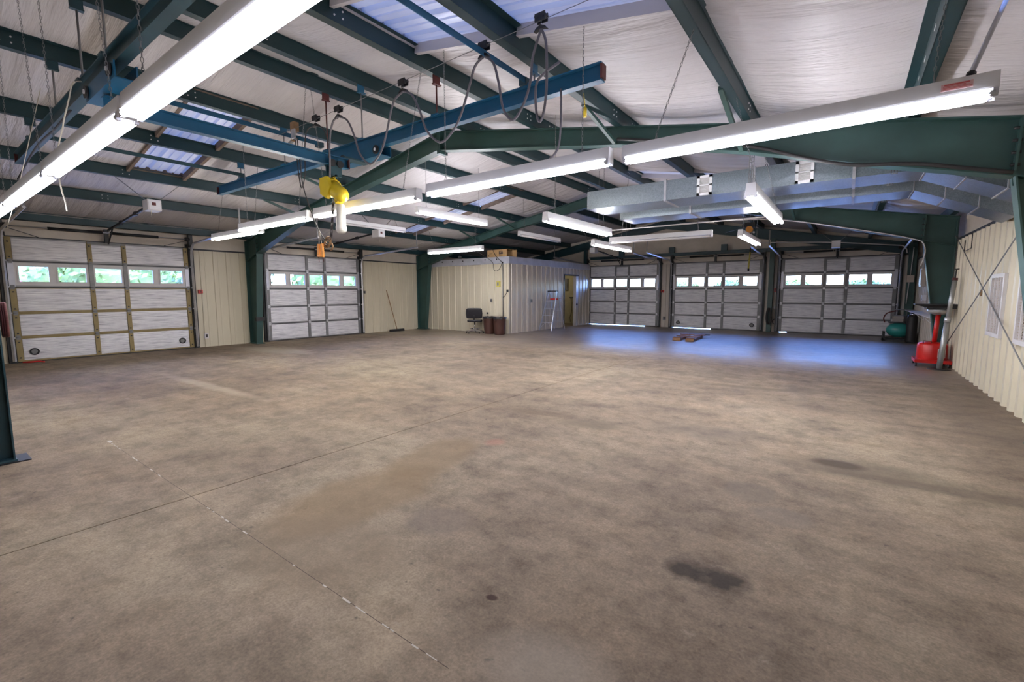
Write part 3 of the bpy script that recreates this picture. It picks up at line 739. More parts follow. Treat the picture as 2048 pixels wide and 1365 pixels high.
MB().box(-.16, .16, -.12, .12, .05, .22).box(-.25, -.16, -.06, .06, .08, .18).build('gearbox', 'black', t)
MB().cyl((0, -.02, -.02), (0, -.20, -.02), .11, n=14).build('motor_body', 'orange', t); MB().cyl((.14, -.1, -.13), (.14, -.16, -.13), .035, n=8).build('end_cap', 'white', t)
MB().bar((-.1, 0, .2), (-.1, 0, .34), .03, .006).bar((.1, 0, .2), (.1, 0, .34), .03, .006).build('hanging_strap', 'stile', t)
MB().bar((-.15, .1, .1), (-.9, .5, .0), .03, .01).bar((.15, .1, .1), (.9, .6, 0.05), .03, .01).build('angle_brace', 'jamb', t)

# ================================================================== STRIP LIGHTS
LIGHTN = [0]
def strip_light(loc, rz, label, lit='tube_cool', protos={}):
    L = 2.44; hgt = .085
    t = thing('strip_light', label, 'light', loc, rz, 'fluorescent strip lights')
    h = MB(); pr = [(-.045, .105), (.045, .105), (.054, .012), (.054, .0), (-.054, 0), (-.054, .012)]
    if 'h' not in protos:
        protos['h'] = h.prism([(0, y, z) for y, z in pr], (L, 0, 0)).build('housing', 'white', t)
        e = MB()
        e.prism([(-.004, y, z) for y, z in pr], (.004, 0, 0)).box(-.003, .002, -.054, .054, -.035, .01)
        protos['e'] = e.build('end_plate', 'white', t)
        e2 = MB(); e2.prism([(L, y, z) for y, z in pr], (.004, 0, 0)).box(L-.002, L+.003, -.054, .054, -.035, .01); protos['e2'] = e2.build('end_plate', 'white', t)
        protos['t'] = [MB().cyl((.035, y, -.030), (L-.035, y, -.030), .019, n=10).build('tube', lit, t) for y in (-.047, .047)]
        protos['s'] = []
        for y in (-.047, .047):
            for x, s in ((.012, 1), (L-.012, -1)):
                m = MB().box(x-.012, x+.012, y-.013, y+.013, -.052, .0); m.cyl((x, y, -.030), (x+s*.03, y, -.030), .0198, n=8); protos['s'].append(m.build('lamp_holder', 'trimsilver', t))
    else:
        for o in [protos['h'], protos['e'], protos['e2']]+protos['t']+protos['s']:
            c = o.copy(); C.objects.link(c); c.parent = t
            if o in protos['t'] and lit != 'tube_cool':
                key = 'm_'+lit+str(protos['t'].index(o))
                if key not in protos:
                    d = o.data.copy(); d.materials.clear(); d.materials.append(M[lit]); protos[key] = d
                c.data = protos[key]
    ca, sa = math.cos(rz), math.sin(rz)
    for u in (.30, L-.30):
        wx, wy = loc[0]+ca*u, loc[1]+sa*u
        # hang from the nearest purlin for rows along the building, from the roof line otherwise
        top = roof(wx)+.0
        px = min(PX, key=lambda p: abs(p-wx))
        dx = (px-.02-wx) if abs(px-wx) < .42 else 0
        zt = roof(px)+.01 if dx else roof(wx)+.17
        mb = MB(); mb.tube([(u, -.03, .10), (u, 0, .165), (u, .03, .10)], .004, 4)
        e = Vector((dx*ca, -dx*sa, zt-loc[2]+.005)); chain(mb, (u, 0, .16), (u+e.x, e.y, e.z))
        mb.build('hanging_chain', 'stile', t)
    return t
y1, z1 = 1.04, 2.80
strip_light((-3.86, y1, z1), 0, 'lit strip light crossing the top left edge of the view', 'tube_cool')
strip_light((-6.36, y1, z1), 0, 'lit strip light, second of the near row, under the dark crane runway')
strip_light((-8.86, y1, z1), 0, 'lit strip light, third of the near row, running off the left edge')
strip_light((-11.36, y1, z1), 0, 'lit strip light, last of the near row, beside the nearest left door')
strip_light((-1.78, 4.20, 2.87), 0, 'lit strip light with red sticker, right end of the second row, below the right ceiling')
strip_light((-4.32, 4.12, 2.86), 0, 'lit strip light in the middle of the second row, in front of the ridge joint')
strip_light((-7.06, 4.23, 2.875), 0, 'lit strip light passing behind the yellow hoist', 'tube_warm')
strip_light((-9.56, 4.15, 2.845), 0, 'lit strip light left of the hoist in the second row', 'tube_warm')
strip_light((-12.60, 4.83, 2.95), 0, 'lit strip light at the far left end of the second row, near the opener', 'tube_warm')
strip_light((-7.90, 7.15, 3.44), PI/2, 'lit strip light high under the ridge, pointing to the office box', 'tube_bright')
strip_light((-4.0, 6.34, 2.80), PI/2, 'lit strip light pointing away just left of the ducts', 'tube_bright')
strip_light((-.93, 5.63, 2.69), PI/2, 'short-looking lit strip light hanging below the ducts', 'tube_bright')
strip_light((-11.83, 11.22, 3.0), 0, 'lit strip light in front of the office box', 'tube_bright')
strip_light((-4.99, 11.0, 2.90), 0, 'unlit strip light crosswise before the middle end door', 'tube_off')
strip_light((-8.36, 11.75, 3.42), PI/2, 'unlit strip light above the office box side wall', 'tube_off')
strip_light((-5.35, 10.75, 2.86), PI/2, 'lit strip light pointing at the left end door track', 'tube_dim')
strip_light((-1.98, 11.0, 2.86), PI/2, 'lit strip light pointing at the green wind column', 'tube_dim')
strip_light((-11.8, 7.7, 3.62), PI/2, 'unlit strip light high behind the white hoist canister', 'tube_off')
st = MB().box(-.075, .075, 0, .002, -.022, .022); st = st.build('warning_sticker', 'whitegrey'); rlab = [o for o in bpy.data.objects if o.get('label', '').startswith('lit strip light with red sticker')][0]
st.parent = rlab; st.location = (2.25, -.0525, .055); st.rotation_euler = (-.08, 0, 0)
st.data.materials[0] = mat('pink_sticker', (.66, .42, .44), .5, 0, .1); M['pinkprint'] = mat('red_sticker_print', (.55, .10, .10), .5, 0, .1)
pk = MB()
for z in (-.012, -.004, .004): pk.box(-.066, .05+.02*math.sin(z*900), -.0008, 0, z, z+.003)
pk.box(-.06, .06, -.0008, 0, .010, .018); pk.build('sticker_print', 'pinkprint', st, None, 'stuff')
t = thing('conduit_drop', 'bare metal conduit rising from the right strip light to the roof', 'conduit', (.53, 4.18, 2.95))
MB().cyl((0, 0, .03), (.24, .62, .74), .016, n=8).build('conduit_pipe', 'trimsilver', t); MB().cyl((0, 0, .01), (.008, .02, .05), .026, n=8).build('conduit_connector', 'black', t)

# ================================================================== CRANE
def ibar(mb, p, q, h, wd, th=.012):
    p = Vector(p); q = Vector(q); up = Vector((0, 0, 1)); dz = Vector((0, 0, h/2))
    mb.bar(p-dz, q-dz, wd, th, up).bar(p+dz, q+dz, wd, th, up).bar(p, q, .009, h, up); return mb
def runway(loc, x0, x1, label, hang, m='blue'):
    t = thing('crane_runway', label, 'crane beam', loc, 0)
    ibar(MB(), (x0-loc[0], 0, 0), (x1-loc[0], 0, 0), .165, .10).build('beam', m, t)
    for x in (x0, x1):
        s = -1 if x == x0 else 1
        MB().box(x-loc[0]-.012, x-loc[0]+.012, -.045, .045, -.07, .07).build('end_stop', 'rust', t)
    for k, (px, rust) in enumerate(hang):
        zt = roof(px)-loc[2]; x = px-loc[0]-.02
        MB().box(x-.012, x+.0, -.06, .06, zt-.10, zt+.16).box(x-.03, x+.03, -.06, .06, zt-.115, zt-.10).build('hanger_bracket', 'rust' if rust else m, t)
        MB().cyl((x-.006, 0, .085), (x-.006, 0, zt-.10), .011, n=6).build('hanger_rod', 'rust' if rust else 'stile', t)
        MB().box(x-.06, x+.06, -.06, .06, .085, .105).build('clamp_plate', m, t)
    return t
runway((-6.7, 4.49, 3.845), -11.25, -2.15, 'bright blue crane runway beam spanning the middle of the view', [(-2.96, 0), (-4.5, 1), (-6.1, 0), (-7.03, 1), (-8.4, 0), (-10.15, 0)])
runway((-6.7, 1.50, 3.885), -11.45, -1.6, 'dark blue crane runway beam in the upper left corner', [(-2.96, 0), (-4.5, 0), (-6.1, 0), (-7.03, 0), (-8.4, 0), (-10.15, 0)], 'teal')
t = thing('bridge_crane', 'blue crane bridge beam hung below the two runways', 'crane', (-6.13, 3.0, 3.515))
ibar(MB(), (0, -1.56, 0), (0, 1.20, 0), .13, .10).build('bridge_beam', 'blue', t)
for y in (-1.50, 1.49):
    et = MB().bar((-.45, y-.085, .17), (.55, y-.085, .17), .014, .15).bar((-.45, y+.085, .17), (.55, y+.085, .17), .014, .15).box(-.45, .55, y-.08, y+.08, .095, .105); e = et.build('end_truck', 'blue', t)
    for x in (-.37, .45):
        MB().cyl((x, y-.095, .18), (x, y-.118, .18), .062, n=16).build('wheel', 'black', e); MB().cyl((x, y-.118, .18), (x, y-.130, .18), .022, n=8).build('wheel_nut', 'white', e)
    MB().box(-.08, .08, min(y, y*.75), y+.07, .073, .094).build('saddle_plate', 'teal', t)
MB().box(-.055, .055, 1.20, 1.215, -.072, .072).build('end_stop', 'rust', t)
for (x, ya, yb, z, lab) in ((-7.15, 1.5, 4.45, 4.07, 'slim blue brace tying the crane runways beside the ridge'), (-9.95, 1.5, 4.45, 4.0, 'slim dark brace tying the crane runways on the left slope'), (-3.12, 1.5, 4.55, 4.03, 'slim blue brace tying the crane runways below the bright skylight')):
    t = thing('runway_brace', lab, 'brace', (x, 3, z)); MB().box(-.035, .035, ya-3, yb-3, -.004, .004).box(.027, .035, ya-3, yb-3, -.06, .0).build('angle_bar', 'blue' if x > -8 else 'teal', t)
    MB().box(-.05, .05, yb-3-.1, yb-3, -.075, -.055 if x < -8 else 0).build('clip', 'teal', t)
# hoist
HX, HY, HZ = -6.085, 3.98, 3.42
t = thing('chain_hoist', 'yellow electric chain hoist hanging from the crane bridge', 'hoist', (HX, HY, HZ)); t.scale = (1.02, 1.02, 1.02)
tr_ = MB().box(-.10, -.085, -.09, .09, -.12, .10).box(.0, .015, -.09, .09, -.12, .10).box(-.1, .015, -.02, .02, -.12, -.10); tr_ = tr_.build('trolley', 'teal', t)
for x in (-.11, .02):
    for y in (-.06, .06): MB().cyl((x, y, .05), (x+.02, y, .05), .05, n=14).build('wheel', 'black', tr_)
MB().tube([(-.045, 0, -.10), (-.02, 0, -.14), (-.045, 0, -.18), (-.07, 0, -.14)], .012, 6, closed=True).build('suspension_hook', 'yellow', t)
b = MB(); hd = Vector((.82, -.1, -.42)).normalized()
pc = Vector((-.04, 0, -.30)); b.tube([pc-hd*.26, pc-hd*.255, pc-hd*.22, pc-hd*.06, pc-hd*.05], [.02, .10, .135, .135, .12], 16); b.build('gear_housing', 'yellow', t)
b = MB(); b.tube([pc-hd*.05, pc+hd*.02, pc+hd*.22, pc+hd*.28, pc+hd*.30], [.12, .105, .105, .085, .03], 16); b.build('motor_housing', 'yellow', t)
b = MB(); b.prism([(-.20, -.13, -.14), (-.02, -.13, -.14), (.04, -.13, -.30), (-.05, -.13, -.44), (-.20, -.13, -.36)], (0, .05, 0)); b.build('side_plate', 'yellow', t)
MB().bar((.05, -.02, -.37), (.10, -.02, -.50), .10, .07).build('chain_guide', 'yellow', t)
MB().lathe([(.01, -.92), (.055, -.91), (.075, -.87), (.075, -.83), (.066, -.81), (.060, -.56), (.055, -.52), (.02, -.50)], (.055, .02, 0), 18).build('chain_canister', 'canister', t)
c = MB(); chain(c, (-.05, -.03, -.44), (-.11, -.06, -1.06), .006, .05); chain(c, (-.02, -.03, -.44), (-.08, -.06, -1.06), .005, .05); c.build('load_chain', 'darkhose', t)
hk = MB(); hk.tube([(-.10+.045*math.cos(a), -.06, -1.10+.05*math.sin(a)) for a in [k*.42 for k in range(-4, 9)]], .013, 6); hk.build('load_hook', 'broomwood', t)
rp = MB()
for k in range(3): rp.tube([(-.16+.08*math.cos(a), -.08+.01*k, -1.06+.028*k+.05*math.sin(a)) for a in [j*PI/7 for j in range(14)]], .009, 5, closed=True)
rp.build('rope_bundle', 'broomwood', t)
t2 = thing('pull_handle', 'orange plastic pull handle dangling under the hoist', 'handle', (-6.33, 3.84, 2.17))
hnd = MB(); hnd.cyl((-.075, 0, 0), (.075, 0, -.01), .018, n=8); hnd.bar((-.055, 0, .0), (-.035, 0, .17), .045, .03).bar((.055, 0, 0), (.035, 0, .17), .045, .03); hnd.build('grip', 'orange', t2)
MB().cyl((-.035, 0, .16), (-.02, 0, .34), .004, n=4).cyl((.035, 0, .16), (.0, 0, .36), .004, n=4).build('cord', 'cord', t2)
for x in (-.06, .06): MB().cyl((x, 0, -.02), (x+.01, 0, -.09), .004, n=4).build('tail_cord', 'rust', t2)
# festoon
FY = 3.75
wire = tag(MB().cyl((-7.2, FY, 4.02), (-1.28, FY, 4.11), .004, n=4).build('festoon_wire', 'stile'), 'thin taut wire carrying the festoon trolleys above the blue beam', 'wire')
tw = [(-2.42, 4.11), (-3.10, 4.07), (-4.32, 4.04), (-5.61, 4.04), (-6.15, 4.04)]
lab = ['rightmost festoon trolley, close under the bright skylight', 'second festoon trolley from the right, above the blue beam', 'third festoon trolley from the right, in front of a rusty hanger', 'second festoon trolley from the left', 'leftmost festoon trolley, beside the rusty junction box']
for (x, z), l in zip(tw, lab):
    t = thing('festoon_trolley', 'black '+l, 'cable trolley', (x, FY, z-.08), 0, 'black festoon trolleys')
    MB().box(-.055, .055, -.03, -.018, .05, .12).box(-.055, .055, .018, .03, .05, .12).build('side_plate', 'black', t)
    for dx in (-.035, .035): MB().cyl((dx, -.035, .095), (dx, .035, .095), .022, n=10).build('wheel', 'black', t)
    MB().cyl((0, 0, .055), (0, 0, .012), .008, n=6).build('swivel', 'chrome', t)
    MB().prism([(-.07, -.02, -.025), (-.05, -.02, .0), (0, -.02, .02), (.05, -.02, .0), (.07, -.02, -.025), (0, -.02, -.005)], (0, .04, 0)).build('cable_saddle', 'black', t)
loops = [[(-2.42, 4.02), (-2.375, 3.92), (-2.36, 3.77), (-2.36, 3.51), (-2.385, 3.31), (-2.43, 3.21), (-2.47, 3.30), (-2.475, 3.54), (-2.40, 3.62), (-2.22, 3.68)],
         [(-2.42, 4.02), (-2.51, 3.81), (-2.54, 3.59), (-2.61, 3.42), (-2.74, 3.29), (-2.86, 3.42), (-2.91, 3.65), (-2.98, 3.88), (-3.10, 3.98)],
         [(-3.10, 3.98), (-3.22, 3.92), (-3.30, 3.75), (-3.43, 3.48), (-3.57, 3.33), (-3.74, 3.27), (-3.94, 3.43), (-4.05, 3.67), (-4.17, 3.87), (-4.32, 3.95)],
         [(-4.32, 3.95), (-4.48, 3.89), (-4.57, 3.73), (-4.66, 3.51), (-4.78, 3.33), (-4.98, 3.24), (-5.18, 3.40), (-5.28, 3.63), (-5.42, 3.86), (-5.61, 3.95)],
         [(-5.61, 3.75, 3.95), (-5.75, 3.76, 3.93), (-5.86, 3.78, 3.81), (-5.93, 3.80, 3.61), (-5.98, 3.83, 3.42), (-6.06, 3.87, 3.26)],
         [(-6.15, 3.95), (-6.35, 3.95), (-6.44, 3.85), (-6.48, 3.6), (-6.50, 3.34), (-6.60, 3.16), (-6.66, 3.32), (-6.69, 3.58), (-6.71, 3.86)],
         [(-6.15, 3.75, 3.95), (-6.0, 3.76, 3.88), (-5.96, 3.79, 3.74), (-5.97, 3.82, 3.60), (-6.06, 3.86, 3.53)],
         [(-6.66, 3.75, 3.88), (-6.63, 3.76, 3.50), (-6.62, 3.78, 3.21), (-6.55, 3.82, 2.91), (-6.45, 3.86, 2.63), (-6.33, 3.89, 2.44), (-6.24, 3.90, 2.38)]]
hl = ['rightmost grey hose loop hooked back onto the blue beam', 'grey hose loop between the two rightmost trolleys', 'wide grey hose loop in front of the blue beam, right of the rusty hanger', 'grey hose loop left of the rusty hanger', 'grey hose running from a trolley down to the yellow hoist', 'thin dark hose loop below the rusty junction box', 'short dark hose from the leftmost trolley down to the bridge', 'dark control cable sloping from the junction box down to the hoist hook']
for k, (pl, l) in enumerate(zip(loops, hl)):
    pts = [p if len(p) == 3 else (p[0], FY, p[1]) for p in pl]
    tag(MB().tube(smooth_path(pts, 4), .0125 if k < 5 else .008, 7).build('festoon_hose', 'hose' if k < 5 else 'darkhose'), l, 'hose', 'festoon hoses')
t = thing('junction_box', 'rusty junction box on a grey pipe at the left end of the festoon wire', 'box', (-6.72, FY, 3.95))
MB().box(-.05, .05, -.04, .04, .03, .16).build('box_body', 'broomwood', t); MB().box(-.02, .08, -.05, -.03, -.08, .05).build('cable_clamp', 'track', t)
MB().cyl((-.45, .12, -.06), (.0, 0, -.06), .025, n=8).build('support_pipe', 'stile', t); MB().box(-.05, -.03, -.03, .03, -.1, .05).build('back_plate', 'broomwood', t)
tag(MB().tube(smooth_path([(-2.60, 4.42, 3.77), (-2.60, 4.42, 3.4), (-2.61, 4.38, 3.15), (-2.63, 4.2, 2.98)], 4), .012, 6).build('power_cord', 'hose'), 'grey power cord dropping from the blue beam to a strip light', 'cord')
t = thing('cord_connector', 'yellow cord connector dangling below the right end of the blue beam', 'connector', (-2.93, 5.6, 3.90))
MB().cyl((0, 0, 0), (0, 0, .12), .024, n=10).build('connector_body', 'yellow', t); MB().cyl((0, 0, .12), (-.02, 0, .30), .006, n=5).build('cord', 'yellow', t)
tag(MB().tube(smooth_path([(-6.95, 1.46, 3.94), (-7.2, 1.44, 3.98), (-7.45, 1.44, 3.86), (-7.75, 1.44, 3.72), (-7.9, 1.44, 3.62), (-8.08, 1.40, 3.35), (-8.10, 1.40, 3.1), (-8.02, 1.40, 2.9), (-7.9, 1.40, 2.75), (-7.75, 1.38, 2.62)], 4), .008, 5).build('hanging_rope', 'cord'), 'pale rope dangling from the dark crane runway in front of the near lights', 'rope')
tag(MB().tube([(-8.72, 1.42, 4.3), (-9.6, 1.2, 3.0), (-9.9, 1.1, 2.55)], .005, 5).build('hanging_rope', 'cord'), 'thin pale cord slanting down at the far left edge', 'rope')
tag(MB().tube(smooth_path([(-12.5, 1.6, 3.72), (-9.6, 1.45, 3.72), (-8.3, 1.45, 3.72), (-7.6, 1.48, 3.80)], 6), .014, 6).build('black_cable', 'rubber'), 'thick black cable sagging to the dark crane runway at upper left', 'cable')

# ================================================================== DUCTS
def duct(y0, y1, label, regs):
    z0, z1 = 3.16, 3.48; x0, xk, x1, dz = -4.05, .69, 1.80, -.50
    t = thing('air_duct', label, 'duct', (-2, y0, z0), 0, 'twin galvanised ducts')
    o = Vector((-2, y0, z0))
    cuts = [x0, -2.6, -1.27, -.05, xk]
    for a, b in zip(cuts, cuts[1:]):
        mb = MB()
        # cross broken sheet faces: shallow pyramids on front and under side
        yf, zb, pd = 0, 0, .0035; A, B = a-o.x, b-o.x; W_, H_ = y1-y0, z1-z0
        c = ((A+B)/2, -pd, H_/2)
        for p, q in (((A, 0, 0), (B, 0, 0)), ((B, 0, 0), (B, 0, H_)), ((B, 0, H_), (A, 0, H_)), ((A, 0, H_), (A, 0, 0))): mb.poly([p, q, c])
        c = ((A+B)/2, W_/2, -pd)
        for p, q in (((A, W_, 0), (B, W_, 0)), ((B, W_, 0), (B, 0, 0)), ((B, 0, 0), (A, 0, 0)), ((A, 0, 0), (A, W_, 0))): mb.poly([p, q, c])
        mb.poly([(A, 0, H_), (B, 0, H_), (B, W_, H_), (A, W_, H_)]).poly([(A, W_, 0), (A, W_, H_), (B, W_, H_), (B, W_, 0)])
        if a == x0: mb.poly([(A, 0, 0), (A, 0, H_), (A, W_, H_), (A, W_, 0)])
        mb.build('duct_section', 'duct', t)
        if b != xk: MB().box(B-.018, B+.018, -.018, W_+.018, -.018, H_+.018).build('duct_flange', 'track', t)
    segs = [xk, 1.05, 1.42, x1]
    zz = lambda x: dz*(x-xk)/(x1-xk)
    for a, b in zip(segs, segs[1:]):
        A, B = a-o.x, b-o.x; W_, H_ = y1-y0, z1-z0; za, zb = zz(a), zz(b)
        mb = MB(); c = ((A+B)/2, -.004, H_/2+(za+zb)/2); F_ = [(A, 0, za), (B, 0, zb), (B, 0, H_+zb), (A, 0, H_+za)]
        for i in range(4): mb.poly([F_[i], F_[(i+1) % 4], c])
        c = ((A+B)/2, W_/2, (za+zb)/2-.004); F_ = [(A, W_, za), (B, W_, zb), (B, 0, zb), (A, 0, za)]
        for i in range(4): mb.poly([F_[i], F_[(i+1) % 4], c])
        mb.poly([(A, 0, H_+za), (B, 0, H_+zb), (B, W_, H_+zb), (A, W_, H_+za)]); mb.poly([(A, W_, za), (A, W_, H_+za), (B, W_, H_+zb), (B, W_, zb)])
        mb.build('elbow_section', 'duct', t)
        MB().bar((A, 0, za-.006), (A, W_, za-.006), .02, .012).bar((A, -.006, za), (A, -.006, za+H_), .012, .02).build('duct_seam', 'track', t)
    for x in regs:
        X = x-o.x; f = MB(); w_, h_ = .112, .155; zc = .158
        f.box(X-w_, X-w_+.04, -.03, -.008, zc-h_, zc+h_).box(X+w_-.04, X+w_, -.03, -.008, zc-h_, zc+h_).box(X-w_, X+w_, -.03, -.008, zc+h_-.04, zc+h_).box(X-w_, X+w_, -.03, -.008, zc-h_, zc-h_+.04).box(X-w_, X+w_, -.03, -.008, zc-.01, zc+.01)
        g = f.build('vent_register', 'white', t)
        lv = MB()
        for k in range(14):
            z = zc-h_+.05+k*(2*h_-.1)/13; lv.bar((X-w_+.04, -.020, z), (X+w_-.04, -.020, z), .016, .003, (0, .6, .8))
        lv.build('louver', 'whitegrey', g, None, 'stuff')
    return t
duct(7.88, 8.62, 'front galvanised duct with two white registers on its face', [-1.97, -.62])
duct(9.40, 10.15, 'rear galvanised duct behind the front one', [])
def perf_strap(loc, p, q, label):
    t = thing('perforated_angle', label, 'hanger', loc); p = Vector(p); q = Vector(q); L = (q-p).length; d = (q-p).normalized(); mb = MB()
    n = int(L/.06)
    for s in (-.03, 0, .03): mb.bar(p+Vector((s, 0, 0)), q+Vector((s, 0, 0)), .010, .006)
    for i in range(n+1):
        c = p+d*(L*i/n); mb.bar(c+Vector((-.035, 0, 0)), c+Vector((.035, 0, 0)), .014, .006)
    mb.build('slotted_bar', 'stile', t); return t
perf_strap((-1.30, 7.84, 3.14), (0, 0, 0), (.0, 0, .72), 'perforated steel angle holding the ducts behind the hanging light')
perf_strap((-1.30, 9.375, 3.14), (0, 0, 0), (.0, 0, .72), 'perforated steel angle between the two ducts behind the hanging light')
perf_strap((.37, 7.855, 3.14), (0, 0, 0), (.0, 0, .41), 'perforated steel angle on the front duct near its bend')
perf_strap((.37, 8.645, 3.14), (0, 0, 0), (.0, 0, .41), 'perforated steel angle behind the front duct near its bend')
perf_strap((.37, 10.175, 3.14), (0, 0, 0), (.0, 0, .41), 'perforated steel angle on the rear duct near its bend')
t = thing('pipe_run', 'thin white pipe running crosswise below the ducts', 'pipe', (-3.5, 11.6, 3.27)); MB().cyl((-1.8, 0, .0), (2.2, 0, 0), .018, n=6).build('pipe', 'whitegrey', t)
MB().bar((-1.2, 0, 0), (-1.2, 0, .75), .01, .01).bar((1.6, 0, 0), (1.6, 0, .7), .01, .01).build('pipe_hanger', 'stile', t)
tag(MB().tube(smooth_path([(-3.0, 6.80, 3.95), (-1.78, 6.80, 3.66), (-1.28, 6.80, 3.54), (-.93, 6.80, 3.42), (-.59, 6.80, 3.27), (-.09, 6.80, 3.10), (.28, 6.80, 3.05), (.57, 6.80, 3.0), (.89, 6.80, 2.91), (1.25, 6.80, 2.81)], 4), .022, 7).build('black_cable', 'rubber'), 'thick black cable sagging along the nearer frame rafter at right', 'cable')
tag(MB().tube(smooth_path([(-3.2, 13.98, 3.62), (-1.59, 13.98, 3.50), (.38, 13.98, 3.03), (1.12, 13.98, 2.81), (1.27, 13.98, 2.72), (1.32, 13.98, 2.5), (1.26, 13.98, 2.2)], 4), .013, 6).build('white_conduit', 'whitegrey'), 'white conduit following the farther frame rafter and bending down', 'conduit')
tag(MB().tube(smooth_path([(-3.6, 20.2, 3.55), (-1.0, 20.2, 3.42), (1.0, 20.2, 3.20), (1.38, 20.2, 3.12), (1.46, 20.2, 2.9)], 4), .02, 6).build('white_conduit', 'whitegrey'), 'white conduit crossing above the rightmost end door', 'conduit')

# ================================================================== THINGS ON THE FLOOR
# swivel chair
t = thing('swivel_chair', 'black vinyl swivel chair with chrome base before the office wall', 'chair', (-12.05, 13.85, 0), .62)
def cushion(w_, h_, d_, c, tilt=0, e=.35):
    mb = MB(); n = 12; m = 8
    for j in range(m+1):
        a = -PI/2+PI*j/m
        for i in range(n):
            b_ = 2*PI*i/n; sg = lambda v, p: math.copysign(abs(v)**p, v)
            x = w_/2*sg(math.cos(a), e)*sg(math.cos(b_), e); z = h_/2*sg(math.cos(a), e)*sg(math.sin(b_), e); y = d_/2*sg(math.sin(a), e)
            mb.v.append((c[0]+x, c[1]+y*math.cos(tilt)-z*math.sin(tilt), c[2]+z*math.cos(tilt)+y*math.sin(tilt)))
    for j in range(m):
        for i in range(n): mb.f.append((j*n+i, j*n+(i+1) % n, (j+1)*n+(i+1) % n, (j+1)*n+i)); mb.s.append(True)
    return mb
cushion(.66, .44, .10, (0, -.19, .80), .12).build('backrest', 'vinyl', t)
cushion(.60, .11, .52, (0, .06, .50)).build('seat', 'vinyl', t)
MB().bar((0, -.16, .48), (0, -.23, .72), .06, .02).build('back_support', 'black', t)
MB().cyl((0, .03, .10), (0, .03, .45), .025, n=10).build('post', 'chrome', t)
for k in range(5):
    a = 2*PI*k/5+.3; d = Vector((math.cos(a), math.sin(a), 0)); l = MB().bar(Vector((0, .03, .11)), d*.36+Vector((0, .03, .075)), .045, .03).build('base_leg', 'chrome', t)
    e = d*.36+Vector((0, .03, 0)); MB().cyl((e.x-.02, e.y, .03), (e.x+.02, e.y, .03), .03, n=10).build('caster', 'black', l)
MB().lathe([(.20, .16), (.215, .165), (.215, .18), (.20, .185)], (0, .03, 0), 20).build('foot_ring', 'chrome', t)
# bins
def bin_(loc, label):
    t = thing('trash_can', label, 'trash can', loc, 0, 'brown trash cans')
    MB().lathe([(.01, 0), (.19, 0), (.20, .02), (.225, .30), (.228, .34), (.235, .36), (.245, .62), (.255, .64), (.255, .67), (.235, .67), (.20, .1), (.01, .08)], n=24).build('can_body', 'brownplastic', t)
    mb = MB(); n = 26; b0 = 0; prof = []
    for j, (r, z) in enumerate([(.225, .50), (.24, .675), (.262, .685), (.268, .655), (.27, .61)]):
        for k in range(n):
            a = 2*PI*k/n; wv = (.012*math.sin(7*a+j)+.01*math.sin(11*a)) if j else 0; mb.v.append(((r+wv*.5)*math.cos(a), (r+wv*.5)*math.sin(a), z+wv*(1.2 if j > 2 else .5)))
    for j in range(4):
        for k in range(n): mb.f.append((j*n+k, j*n+(k+1) % n, (j+1)*n+(k+1) % n, (j+1)*n+k)); mb.s.append(True)
    mb.build('bin_liner', 'bag', t)
    for s in (-1, 1): MB().tube([(-.05, s*.245, .56), (-.04, s*.29, .57), (.04, s*.29, .57), (.05, s*.245, .56)], .012, 6).build('handle', 'brownplastic', t)
bin_((-11.43, 14.02, 0), 'brown trash can with black liner, the one next to the chair')
bin_((-10.88, 13.97, 0), 'brown trash can with black liner at the office corner')
# ladder
t = thing('step_ladder', 'aluminium step ladder with red shelf beside the office side wall', 'ladder', (-10.38, 17.1, 0))
def rail_pt(s, z): k = z/1.66; return Vector((s*(.30-.10*k), -.60*(1-k), z))
for s in (-1, 1): MB().bar(rail_pt(s, 0), rail_pt(s, 1.66), .03, .065).build('side_rail', 'alu', t)
for z in (.34, .64, .94, 1.26):
    p, q = rail_pt(-1, z), rail_pt(1, z); MB().bar(p, q, .085, .025, (0, 0, 1)).build('step', 'alu', t)
br = MB()
for s in (-1, 1): br.bar(rail_pt(s, .08), rail_pt(s*.25, .33), .02, .008)
br.build('foot_brace', 'alu', t)
MB().box(-.21, .21, -.09, .11, 1.655, 1.70).build('ladder_cap', 'black', t)
MB().box(-.19, .19, .10, .38, 1.36, 1.375).bar((-.19, .1, 1.33), (.19, .1, 1.33), .015, .05).build('paint_shelf', 'redlabel', t)
for s in (-1, 1): MB().bar((s*.19, .08, 1.62), (s*.26, .62, 0), .022, .03).build('rear_leg', 'alu', t)
rb_ = MB()
for z in (.35, .85, 1.3): k = z/1.62; rb_.bar((-.26+.07*k, .62-.54*k, z), (.26-.07*k, .62-.54*k, z), .018, .012)
rb_.build('rear_brace', 'alu', t)
MB().bar((-.24, -.2, .9), (-.23, .30, .95), .018, .005).bar((.24, -.2, .9), (.23, .30, .95), .018, .005).build('spreader', 'alu', t)
# broom
t = thing('push_broom', 'push broom with wooden handle leaning on the left wall', 'broom', (-15.33, 12.63, 0))
MB().bar((0, 0, .09), (-.25, -.30, 1.74), .026, .026).build('broom_handle', 'broomwood', t); MB().box(-.035, .035, -.36, .36, .06, .10).build('broom_block', 'black', t)
MB().box(-.045, .045, -.365, .365, 0, .065).build('bristles', 'rubber', t)
